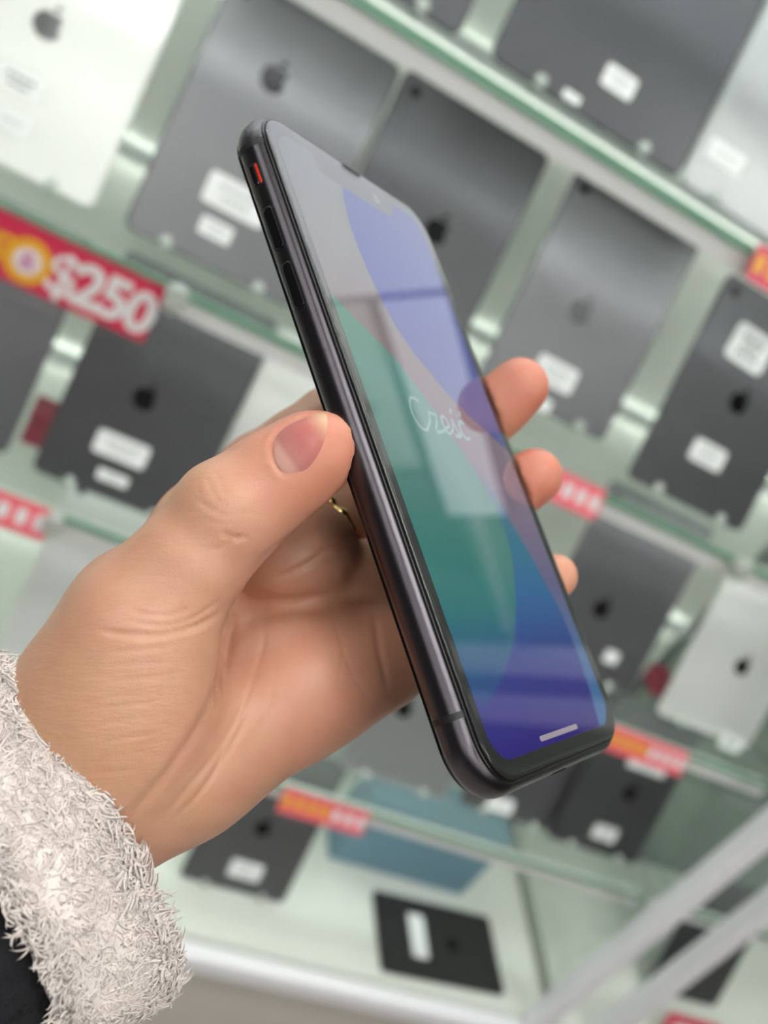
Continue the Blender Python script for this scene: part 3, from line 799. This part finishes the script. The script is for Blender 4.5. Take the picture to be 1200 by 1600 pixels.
# nothing of the hand inside the phone: soft dent where it presses
Xp = (gx-PC[0])*PR[0, 0]+(gy-PC[1])*PR[1, 0]+(gz-PC[2])*PR[2, 0]
Yp = (gx-PC[0])*PR[0, 1]+(gy-PC[1])*PR[1, 1]+(gz-PC[2])*PR[2, 1]
Zp = (gx-PC[0])*PR[0, 2]+(gy-PC[1])*PR[1, 2]+(gz-PC[2])*PR[2, 2]
qx = np.abs(Xp)-(37.95-4.2); qy = np.abs(Yp)-(75.5-4.2)
dp = np.sqrt(np.maximum(qx, 0)**2+np.maximum(qy, 0)**2+Zp**2)-4.3
hand = np.maximum(hand, -dp.astype(np.float32))
del Xp, Yp, Zp, qx, qy, dp, palm, tv, fv

def surface_nets(vol):
    s_ = vol < 0
    c = [s_[i:i+vol.shape[0]-1, j:j+vol.shape[1]-1, k:k+vol.shape[2]-1] for i in (0, 1) for j in (0, 1) for k in (0, 1)]
    cnt = sum(x.astype(np.int8) for x in c)
    act = np.argwhere((cnt > 0) & (cnt < 8))
    cor = {(i, j, k): vol[act[:, 0]+i, act[:, 1]+j, act[:, 2]+k] for i in (0, 1) for j in (0, 1) for k in (0, 1)}
    acc = np.zeros((len(act), 3)); num = np.zeros(len(act))
    for p in cor:
        for ax_ in range(3):
            if p[ax_]: continue
            q = list(p); q[ax_] = 1; q = tuple(q)
            a, b = cor[p], cor[q]; m_ = (a < 0) != (b < 0)
            t_ = np.where(m_, a/np.where(m_, a-b, 1), 0)
            P = np.tile(np.array(p, float), (len(act), 1)); P[:, ax_] += t_
            acc[m_] += P[m_]; num += m_
    pos = lo+H*(act+acc/num[:, None])
    ids = -np.ones(cnt.shape, np.int64); ids[tuple(act.T)] = np.arange(len(act))
    faces = []
    for ax_ in range(3):
        a_, b_ = [(1, 2), (2, 0), (0, 1)][ax_]
        sl0 = [slice(None)]*3; sl1 = [slice(None)]*3; sl0[ax_] = slice(0, -1); sl1[ax_] = slice(1, None)
        chg = np.argwhere(s_[tuple(sl0)] != s_[tuple(sl1)])
        keep = (chg[:, a_] > 0) & (chg[:, b_] > 0) & (chg[:, a_] < cnt.shape[a_]) & (chg[:, b_] < cnt.shape[b_]) & (chg[:, ax_] < cnt.shape[ax_])
        chg = chg[keep]; ins = s_[tuple(chg.T)]
        def cid(da, db):
            q = chg.copy(); q[:, a_] += da; q[:, b_] += db; return ids[tuple(q.T)]
        f_ = np.stack([cid(-1, -1), cid(0, -1), cid(0, 0), cid(-1, 0)], 1)
        f_[~ins] = f_[~ins][:, ::-1]
        faces.append(f_)
    faces = np.concatenate(faces); faces = faces[(faces >= 0).all(1)]
    return pos, faces
HV, HF = surface_nets(hand)

# person root: at the wrist, same orientation as the measuring frame
person = empty('person'); pmx = np.eye(4); ROOT = J(-40, 1420, 190)
pmx[:3, :3] = C2W; pmx[:3, 3] = c2w(ROOT); person.matrix_world = Matrix(pmx.tolist())
tag(person, 'left hand in a fluffy white cuff holding the smartphone', 'person')
def loc(v): return (np.asarray(v)-ROOT)*.001
def relax(V, Fq, it, lam=.5):
    e = np.concatenate([Fq[:, [0, 1]], Fq[:, [1, 2]], Fq[:, [2, 3]], Fq[:, [3, 0]]])
    e = np.concatenate([e, e[:, ::-1]])
    deg = np.bincount(e[:, 0], minlength=len(V))[:, None]
    for _ in range(it):
        sm = np.stack([np.bincount(e[:, 0], V[e[:, 1], k], len(V)) for k in range(3)], 1)/np.maximum(deg, 1)
        V = V+(sm-V)*lam
    return V
HV = relax(HV, HF, 2)
tmp = mesh_data('tmp', HV, HF, [], smooth=True)
to = bpy.data.objects.new('tmp', tmp); COL.objects.link(to)
sb = to.modifiers.new('s', 'SUBSURF'); sb.levels = 1
hm = bpy.data.meshes.new_from_object(to.evaluated_get(bpy.context.evaluated_depsgraph_get()))
bpy.data.objects.remove(to)
N = len(hm.vertices); P = np.empty(N*3, np.float32); hm.vertices.foreach_get('co', P); P = P.reshape(-1, 3).astype(float)
Nn = np.empty(N*3, np.float32); hm.vertex_normals.foreach_get('vector', Nn); Nn = Nn.reshape(-1, 3).astype(float)
# which vertices lie on the palm side that shows
pxy = P[:, :2]/P[:, 2:]*F+[600, 800]
front = np.einsum('ij,ij->i', Nn, P) < 0
bi = (pxy//12).astype(int)-(pxy.min(0)//12).astype(int); wid = bi[:, 0].max()+1
key = bi[:, 1]*wid+bi[:, 0]; zmin = np.full(key.max()+1, 1e9); np.minimum.at(zmin, key, P[:, 2])
vis = front & (P[:, 2] < zmin[key]+3.5)
def seg_dist(pts):
    """distance in pixels of every vertex from a polyline, and the position along it"""
    best = np.full(N, 1e9)
    tt = np.zeros(N); acc_ = 0; tot = sum(np.hypot(*(np.array(pts[i+1])-pts[i])) for i in range(len(pts)-1))
    for i in range(len(pts)-1):
        a, b = np.array(pts[i], float), np.array(pts[i+1], float); d = b-a; L_ = np.hypot(*d)
        t_ = np.clip(((pxy-a) @ d)/(L_*L_), 0, 1); dd = np.hypot(*(pxy-a-t_[:, None]*d).T)
        m_ = dd < best; best[m_] = dd[m_]; tt[m_] = (acc_+t_[m_]*L_)/tot; acc_ += L_
    return best, tt
disp_h = np.zeros(N)
def smooth_line(pts, n=6):
    pts = np.array(pts, float); out_ = []
    for i in range(len(pts)-1):
        p0, p1, p2, p3 = pts[max(i-1, 0)], pts[i], pts[i+1], pts[min(i+2, len(pts)-1)]
        for k in range(n):
            t_ = k/n; out_.append(.5*((2*p1)+(-p0+p2)*t_+(2*p0-5*p1+4*p2-p3)*t_*t_+(-p0+3*p1-3*p2+p3)*t_**3))
    out_.append(pts[-1]); return out_
CREASE = []
def crease(pts, w, dep, ridge=.12):
    CREASE.append((smooth_line(pts), w, dep, ridge))
# life line round the ball of the thumb, palm lines
crease([(372, 905), (362, 960), (352, 1030), (330, 1100), (290, 1170), (240, 1235), (190, 1290)], 8, .6)
crease([(420, 935), (410, 1010), (385, 1090), (345, 1165), (290, 1235), (235, 1300)], 4, .2)
crease([(470, 945), (480, 1020), (470, 1090), (440, 1160)], 3, .12)
crease([(395, 1105), (350, 1185), (310, 1240), (262, 1290)], 4, .22)
crease([(352, 1160), (330, 1215), (290, 1270)], 3.5, .18)
crease([(388, 938), (450, 940), (520, 932), (600, 930)], 10, .7)
crease([(585, 955), (592, 1010), (606, 1075)], 5, .35)
crease([(520, 960), (545, 1040), (580, 1100)], 3, .13)
crease([(430, 1000), (425, 1080), (400, 1160)], 3, .12)
crease([(540, 985), (530, 1060), (505, 1120)], 3, .1)
crease([(470, 890), (520, 850), (560, 835)], 5, .35)
crease([(400, 880), (440, 850), (490, 820)], 5, .3)
crease([(430, 905), (500, 875), (560, 870)], 5, .3)
# folds at the thumb base
crease([(150, 985), (210, 992), (265, 990), (315, 975), (352, 950)], 5, .45)
crease([(205, 972), (260, 978), (310, 962), (345, 935)], 4, .3)
crease([(200, 955), (260, 962), (305, 948)], 3.5, .25)
for k in range(9):
    y_ = 1015+k*24+rng.normal(0, 4); x_ = 175+rng.normal(0, 10)-k*4
    crease([(x_, y_+4), (x_+55, y_+rng.normal(0, 3)), (x_+120-k*4, y_-8+rng.normal(0, 4))], 3.2, .13)
# thumb knuckle wrinkles
for pts in ([(300, 772), (318, 790), (348, 798)], [(306, 752), (314, 778), (330, 798), (372, 812)], [(322, 742), (330, 765), (344, 786)],
            [(352, 806), (385, 801), (412, 808)], [(318, 810), (340, 818), (366, 816)], [(335, 735), (345, 752), (352, 775)]): crease(pts, 2.6, .12, .1)
crease([(345, 832), (368, 840), (388, 838)], 4, .3, .1)
crease([(332, 862), (352, 852), (364, 840)], 4, .2, .1)
# rim of skin round the thumb nail
crease([(506, 640), (470, 652), (440, 670), (425, 692), (427, 715), (440, 738), (462, 742)], 4, .3, .35)
for pts, w, dep, ridge in CREASE:
    d_, t_ = seg_dist(pts)
    fade = np.clip(np.minimum(t_, 1-t_)*6, 0, 1)
    disp_h += vis*fade*(-dep*np.exp(-(d_/w)**2)+dep*ridge*np.exp(-((d_-2.2*w)/(1.3*w))**2))
ed = np.empty(len(hm.edges)*2, np.int32); hm.edges.foreach_get('vertices', ed); ed = ed.reshape(-1, 2); ed = np.concatenate([ed, ed[:, ::-1]])
dg = np.maximum(np.bincount(ed[:, 0], minlength=N), 1)
for _ in range(2): disp_h = .5*disp_h+.5*np.bincount(ed[:, 0], disp_h[ed[:, 1]], N)/dg
P = P+Nn*disp_h[:, None]
hm.vertices.foreach_set('co', loc(P).astype(np.float32).ravel())
# the skin's own redness: finger ends, ball of the thumb, knuckle
red = np.zeros(N); 
for ch, s1, g_ in [(fingers[n_], 15, .3 if n_ == 'pinky' else .8) for n_ in fingers]+[(thumb, 13, .75)]:
    d_ = np.linalg.norm(P-ch[-1][0], axis=1); red = np.maximum(red, g_*np.exp(-(d_/s1)**2))
d_ = np.linalg.norm(P-J(470, 1080, 205), axis=1); red = np.maximum(red, .22*np.exp(-(d_/26)**2))
d_ = np.linalg.norm(P-J(480, 870, 232), axis=1); red = np.maximum(red, .25*np.exp(-(d_/18)**2))
d_ = np.linalg.norm((P-J(190, 1115, 175))/np.array([1., 1.35, 1.2]), axis=1); wrk = np.exp(-(d_/17)**4)
ca = hm.color_attributes.new('redness', 'FLOAT_COLOR', 'POINT')
ca.data.foreach_set('color', np.stack([red, wrk, red*0, np.ones(N)], 1).astype(np.float32).ravel())
hm.update()
# skin material
m, nt, b, out = nodes('skin'); lk = nt.links.new
tc = nt.nodes.new('ShaderNodeTexCoord')
at_ = nt.nodes.new('ShaderNodeAttribute'); at_.attribute_name = 'redness'
sepc = nt.nodes.new('ShaderNodeSeparateColor'); lk(at_.outputs['Color'], sepc.inputs[0])
def noise(scale, detail=4, vec=None, rough=.55):
    n_ = nt.nodes.new('ShaderNodeTexNoise'); n_.inputs['Scale'].default_value = scale; n_.inputs['Detail'].default_value = detail; n_.inputs['Roughness'].default_value = rough
    lk(vec or tc.outputs['Object'], n_.inputs['Vector']); return n_
def mixn(a, b_, fac):
    x = nt.nodes.new('ShaderNodeMix'); x.data_type = 'RGBA'
    for i_, v in ((6, a), (7, b_)):
        if isinstance(v, tuple): x.inputs[i_].default_value = v
        else: lk(v, x.inputs[i_])
    lk(fac, x.inputs[0]); return x.outputs[2]
n1 = noise(38, 4); n2 = noise(170, 5)
rp = nt.nodes.new('ShaderNodeValToRGB'); rp.color_ramp.elements[0].position = .35; rp.color_ramp.elements[1].position = .68; lk(n1.outputs['Fac'], rp.inputs[0])
base = mixn(lin(200, 156, 124), lin(204, 151, 127), rp.outputs[0])
rp2 = nt.nodes.new('ShaderNodeValToRGB'); rp2.color_ramp.elements[0].position = .45; rp2.color_ramp.elements[1].position = .8
rp2.color_ramp.elements[1].color = (.35, .35, .35, 1); lk(n2.outputs['Fac'], rp2.inputs[0])
base = mixn(base, lin(186, 128, 102), rp2.outputs[0])
base = mixn(base, lin(204, 112, 92), sepc.outputs[0])
lk(base, b.inputs['Base Color'])
b.inputs['Roughness'].default_value = .42
b.inputs['Subsurface Weight'].default_value = .25
b.inputs['Subsurface Radius'].default_value = (1, .35, .2)
b.inputs['Subsurface Scale'].default_value = .003
# fine skin relief: stretched wrinkles and pores
mp = nt.nodes.new('ShaderNodeMapping'); mp.inputs['Scale'].default_value = (180, 900, 400); mp.inputs['Rotation'].default_value = (0, 0, R_(12)); lk(tc.outputs['Object'], mp.inputs['Vector'])
n3_ = noise(1, 3, mp.outputs[0]); n4 = noise(2600, 2)
b1_ = nt.nodes.new('ShaderNodeBump'); mr = nt.nodes.new('ShaderNodeMapRange'); mr.inputs[3].default_value = .10; mr.inputs[4].default_value = .3; lk(sepc.outputs[1], mr.inputs[0]); lk(mr.outputs[0], b1_.inputs['Strength']); b1_.inputs['Distance'].default_value = .0006; lk(n3_.outputs['Fac'], b1_.inputs['Height'])
b2_ = nt.nodes.new('ShaderNodeBump'); b2_.inputs['Strength'].default_value = .2; b2_.inputs['Distance'].default_value = .0003; lk(n4.outputs['Fac'], b2_.inputs['Height'])
lk(b1_.outputs[0], b2_.inputs['Normal']); lk(b2_.outputs[0], b.inputs['Normal'])
hm.materials.clear(); hm.materials.append(m); hm.name = 'hand'
hm.polygons.foreach_set('use_smooth', np.ones(len(hm.polygons), bool))
hand_o = obj('hand', hm, person)

# thumb nail: a thin curved plate lying on the thumb
poly = smooth_line([(428, 702), (431, 684), (446, 668), (472, 655), (500, 645), (511, 652), (509, 680), (498, 708), (480, 732), (458, 738), (440, 734), (430, 718), (428, 702)], 10)
poly = np.array(poly[:-1])
bvh = BVHTree.FromPolygons([Vector(v) for v in HV], [tuple(int(i) for i in f_) for f_ in HF])
def hit(x, y):
    d = np.array([(x-600)/F, (y-800)/F, 1.]); d /= np.linalg.norm(d)
    h_ = bvh.ray_cast(Vector((0, 0, 0)), Vector(d)); return h_
cen = poly.mean(0); V, Fc = [], []; nr = 16
def nailpt(q, s):
    h_ = hit(*q)
    return np.array(h_[0])+np.array(h_[1])*(.05+.30*(1-s**4))
Pn = [nailpt(cen, 0)]
for k in range(1, nr+1):
    for q in poly: Pn.append(nailpt(cen+(q-cen)*k/nr, k/nr))
npoly = len(poly)
for i in range(npoly): Fc.append((0, 1+i, 1+(i+1) % npoly))
for k in range(nr-1):
    for i in range(npoly):
        j = (i+1) % npoly; Fc.append((1+k*npoly+i, 1+(k+1)*npoly+i, 1+(k+1)*npoly+j, 1+k*npoly+j))
nm_ = mesh_data('thumbnail', loc(np.array(Pn)), Fc, [], smooth=True)
bmn = bmesh.new(); bmn.from_mesh(nm_)
bmesh.ops.recalc_face_normals(bmn, faces=bmn.faces[:]); bmn.to_mesh(nm_); bmn.free()
# pink bed, pale half moon at the root, clear free edge
tip = np.array([508, 650.]); root = np.array([428, 705.])
PP = np.array(Pn); pq = PP[:, :2]/PP[:, 2:]*F+[600, 800]
s_ = ((pq-root) @ (tip-root))/((tip-root) @ (tip-root))
colr = np.stack([np.interp(s_, [0, .09, .19, .45, .70, .88, 1], [L3(*c_)[k] for c_ in ((192, 146, 132), (192, 144, 132), (174, 112, 104), (180, 106, 100), (184, 108, 98), (198, 150, 122), (206, 168, 138))]) for k in range(3)], 1)
ca = nm_.color_attributes.new('nail', 'FLOAT_COLOR', 'POINT'); ca.data.foreach_set('color', np.concatenate([colr, np.ones((len(colr), 1))], 1).astype(np.float32).ravel())
m, nt, b, out = nodes('nail'); a_ = nt.nodes.new('ShaderNodeAttribute'); a_.attribute_name = 'nail'; nt.links.new(a_.outputs['Color'], b.inputs['Base Color'])
b.inputs['Specular IOR Level'].default_value = .3; b.inputs['Roughness'].default_value = .42; b.inputs['Subsurface Weight'].default_value = .1; b.inputs['Subsurface Scale'].default_value = .001
nm_.materials.append(m)
nail = obj('thumbnail', nm_, person); nail['label'] = 'short pink natural thumb nail'

# ------------------------------------------------------------------ gold ring on the middle finger
(ra_, _), (rb_, _) = fingers['middle'][1], fingers['middle'][2]
rc = ra_-(rb_-ra_)*.13; rax = unit(rb_-ra_)
e1 = unit(np.cross(rax, np.array([0, 1., 0]))); e2 = np.cross(rax, e1)
ringo = empty('finger_ring'); rm = np.eye(4); rm[:3, :3] = C2W; rm[:3, 3] = c2w(rc); ringo.matrix_world = Matrix(rm.tolist())
tag(ringo, 'twisted gold ring with a small purple stone on a finger', 'ring')
M_gold = mat('gold', (.95, .70, .30, 1), .24, metal=1, var=.04)
hv_b = BVHTree.FromPolygons([Vector(v) for v in HV], [tuple(int(i) for i in f_) for f_ in HF])
pts = []; rads = []
for k in range(96):
    a = 2*math.pi*k/96; d = e1*math.cos(a)+e2*math.sin(a)
    h_ = hv_b.ray_cast(Vector(rc), Vector(d))
    rr = min(h_[3] if h_[0] is not None else 10, 12.5)
    pts.append((d*(rr+.75)+rax*.55*math.sin(7*a))*.001); rads.append((1.05+.4*math.cos(14*a))*.001)
pts = np.array(pts)
for _ in range(6): pts = (np.roll(pts, 1, 0)+2*pts+np.roll(pts, -1, 0))/4
bm = bmesh.new(); tube_bm(bm, [tuple(p) for p in pts], rads, 8, closed=True)
bm_obj('ring_band', bm, M_gold, ringo, smooth=True)
# stone on the side that ends the visible arc
tgt = (J(562, 852, 240)-rc)*.001
k = int(np.argmin(np.linalg.norm((pts/np.linalg.norm(pts, axis=1)[:, None])-tgt/np.linalg.norm(tgt), axis=1)))
dirk = Vector(pts[k]).normalized()
bm = bmesh.new(); bmesh.ops.create_uvsphere(bm, u_segments=10, v_segments=6, radius=.0021)
for v in bm.verts: v.co = v.co*1.0; v.co = v.co+Vector(pts[k])+dirk*.0012
bm_obj('stone', bm, mat('purple_stone', lin(140, 62, 128), .1, var=.2, scale=900, Transmission_Weight=.2), ringo)

# ------------------------------------------------------------------ fluffy cuff and dark sleeve
c0 = J(114, 1280, 195); c1 = J(-121, 1434, 177); cax = unit(c1-c0)
ea = unit(np.array([.55, .835, .05])-cax*(np.array([.55, .835, .05]) @ cax)); eb = np.cross(cax, ea)
CL = np.linalg.norm(c1-c0)
def cuffpt(s, a, off=0.0):
    """s along the cuff in mm from the opening, a angle, off outwards"""
    r1 = 35.0+2.0*math.sin(s*.12+1)+off; r2 = 27+off
    w = .8*math.sin(3*a+s*.2)+.7*math.sin(5*a-1+s*.11)
    return c0+cax*s+ea*(r1+w)*math.cos(a)+eb*(r2+w)*math.sin(a)
NA = 72; V, Fc = [], []
CUFL = 21.5
rows = [(14, -7.5), (5, -6.8), (1.0, -5.2), (-.6, -2.8), (.4, -.6), (3, .0), (7, .3), (12, .4), (15, .5), (17, .4), (CUFL-3, -.4), (CUFL-1, -2.2), (CUFL, -5), (CUFL-1, -7.5)]
for s_, of in rows:
    for k in range(NA): V.append(loc(cuffpt(s_, 2*math.pi*k/NA, of)))
for r_ in range(len(rows)-1):
    for k in range(NA):
        j = (k+1) % NA; Fc.append((r_*NA+k, r_*NA+j, (r_+1)*NA+j, (r_+1)*NA+k))
M_fl = mat('white_fleece', lin(230, 220, 214), .9, var=.05, scale=300, Sheen_Weight=.15)
cuff = obj('sleeve_cuff', mesh_data('sleeve_cuff', V, Fc, M_fl, smooth=True), person); cuff['label'] = 'fluffy off-white fleece cuff'
# tufts: short curled tapering locks
def cuff_v(s, a, off):
    r1 = 35.0+2.0*np.sin(s*.12+1)+off; r2 = 27+off
    w = .8*np.sin(3*a+s*.2)+.7*np.sin(5*a-1+s*.11)
    return c0+cax*s[:, None]+ea*((r1+w)*np.cos(a))[:, None]+eb*((r2+w)*np.sin(a))[:, None]
def vunit(v): return v/np.maximum(np.linalg.norm(v, axis=1), 1e-9)[:, None]
def tufts(nT, s, a, off, lmin, lmax, rmin, rmax, curlk, name, m, parent, flat=.6):
    p = cuff_v(s, a, off)
    d1 = cuff_v(s, a+.02, off)-cuff_v(s, a-.02, off)
    outw = vunit(p-(c0+cax*s[:, None])); d2 = cuff_v(s+.2, a, off)-cuff_v(s-.2, a, off)
    n_ = vunit(np.cross(d2, d1)); n_ = n_*np.sign((n_*outw).sum(1))[:, None]
    n_ = vunit(n_-cax*np.clip((2.6-s)*.3, 0, 1.2)[:, None])
    def field(fr, ph):           # smooth lean field: neighbouring locks lie alike
        return np.sin(a*fr+ph+1.3*np.sin(s*.55+ph*2))*np.cos(s*.9*fr/9+ph*1.7)
    g_ = np.stack([field(9, .3), field(11, 2.1), field(8, 4.4)], 1)*1.6+rng.normal(0, .45, (nT, 3))
    lean_ = g_-n_*(g_*n_).sum(1)[:, None]
    ln = rng.uniform(lmin, lmax, nT)[:, None]; rad = rng.uniform(rmin, rmax, nT)
    x_ = vunit(np.cross(n_, rng.normal(0, 1, (nT, 3)))); y_ = np.cross(n_, x_)
    ph = rng.uniform(0, 6.28, nT); tw = rng.uniform(2.0, 4.6, nT)*np.sign(rng.normal(0, 1, nT))
    K = 6; Q = []
    for k in range(K):
        u_ = k/(K-1)
        spir = (x_*(np.cos(ph+tw*u_)-np.cos(ph))[:, None]+y_*(np.sin(ph+tw*u_)-np.sin(ph))[:, None])*ln*curlk
        Q.append(p-n_*.5+n_*ln*(flat*u_-.3*u_*u_)+lean_*ln*(.30*u_+.22*u_*u_)+spir)
    t0 = vunit(Q[-1]-Q[0]); ax1 = vunit(np.cross(t0, n_+.01)); ax2 = np.cross(t0, ax1)
    VV = np.empty((nT, 3*(K-1)+1, 3))
    for k in range(K-1):
        rr = (rad*(.9, 1.1, 1.1, 1.0, .75)[k])[:, None]
        for j in range(3):
            an = 2.0944*j; VV[:, k*3+j] = Q[k]+(ax1*math.cos(an)+ax2*math.sin(an))*rr
    VV[:, -1] = Q[-1]
    base_ = np.arange(nT)[:, None]*(3*(K-1)+1)
    tri = []
    for k in range(K-2):
        for j in range(3):
            A, B, C_, D = k*3+j, k*3+(j+1) % 3, (k+1)*3+(j+1) % 3, (k+1)*3+j
            tri += [(A, B, C_), (A, C_, D)]
    for j in range(3): tri.append(((K-2)*3+j, (K-2)*3+(j+1) % 3, 3*(K-1)))
    tri = (base_[:, :, None]+np.array(tri)[None]).reshape(-1, 3)
    me = bpy.data.meshes.new(name); vv = loc(VV.reshape(-1, 3)).astype(np.float32)
    me.vertices.add(len(vv)); me.vertices.foreach_set('co', vv.ravel())
    me.loops.add(tri.size); me.loops.foreach_set('vertex_index', tri.astype(np.int32).ravel())
    me.polygons.add(len(tri)); me.polygons.foreach_set('loop_start', np.arange(0, tri.size, 3, dtype=np.int32))
    me.polygons.foreach_set('use_smooth', np.ones(len(tri), bool))
    me.update(); me.materials.append(m)
    o = obj(name, me, parent); o['kind'] = 'stuff'; return o
nT = 24000
a = rng.uniform(0, 2*math.pi, nT); s = rng.uniform(0, CUFL, nT); off = -np.clip(s-(CUFL-4), 0, 9)**2*.12
rim = rng.random(nT) < .2; phi = rng.uniform(-.9, 1.5, nT)
s = np.where(rim, 2.8-3.4*np.cos(phi), s); off = np.where(rim, -3.2+3.2*np.sin(phi), off)
tufts(nT, s, a, off, 2.2, 4.4, .14, .30, .26, 'fleece', M_fl, cuff)
# dark sleeve behind the cuff
M_blk = mat('black_knit', lin(14, 14, 20), .9, var=.3, scale=900, bump=.6, bscale=1800)
V, Fc = [], []
rows = [(17, -9), (19.5, -5.5), (24, -3.2), (45, -1.5), (60, 0), (80, 3), (105, 6), (140, 9)]
for s_, of in rows:
    for k in range(NA):
        V.append(loc(cuffpt(s_, 2*math.pi*k/NA, of+.35*math.sin(k*1.9+s_))))
for r_ in range(len(rows)-1):
    for k in range(NA):
        j = (k+1) % NA; Fc.append((r_*NA+k, r_*NA+j, (r_+1)*NA+j, (r_+1)*NA+k))
sl2 = obj('sleeve', mesh_data('sleeve', V, Fc, M_blk, smooth=True), person); sl2['label'] = 'black knitted sleeve behind the cuff'
nT = 6000
s = rng.uniform(CUFL, 70, nT); a = rng.uniform(0, 2*math.pi, nT)
tufts(nT, s, a, np.interp(s, [24, 45, 60, 80], [-3.2, -1.5, 0, 3]), 1.2, 2.6, .05, .1, .2, 'knit_fuzz', M_blk, sl2)
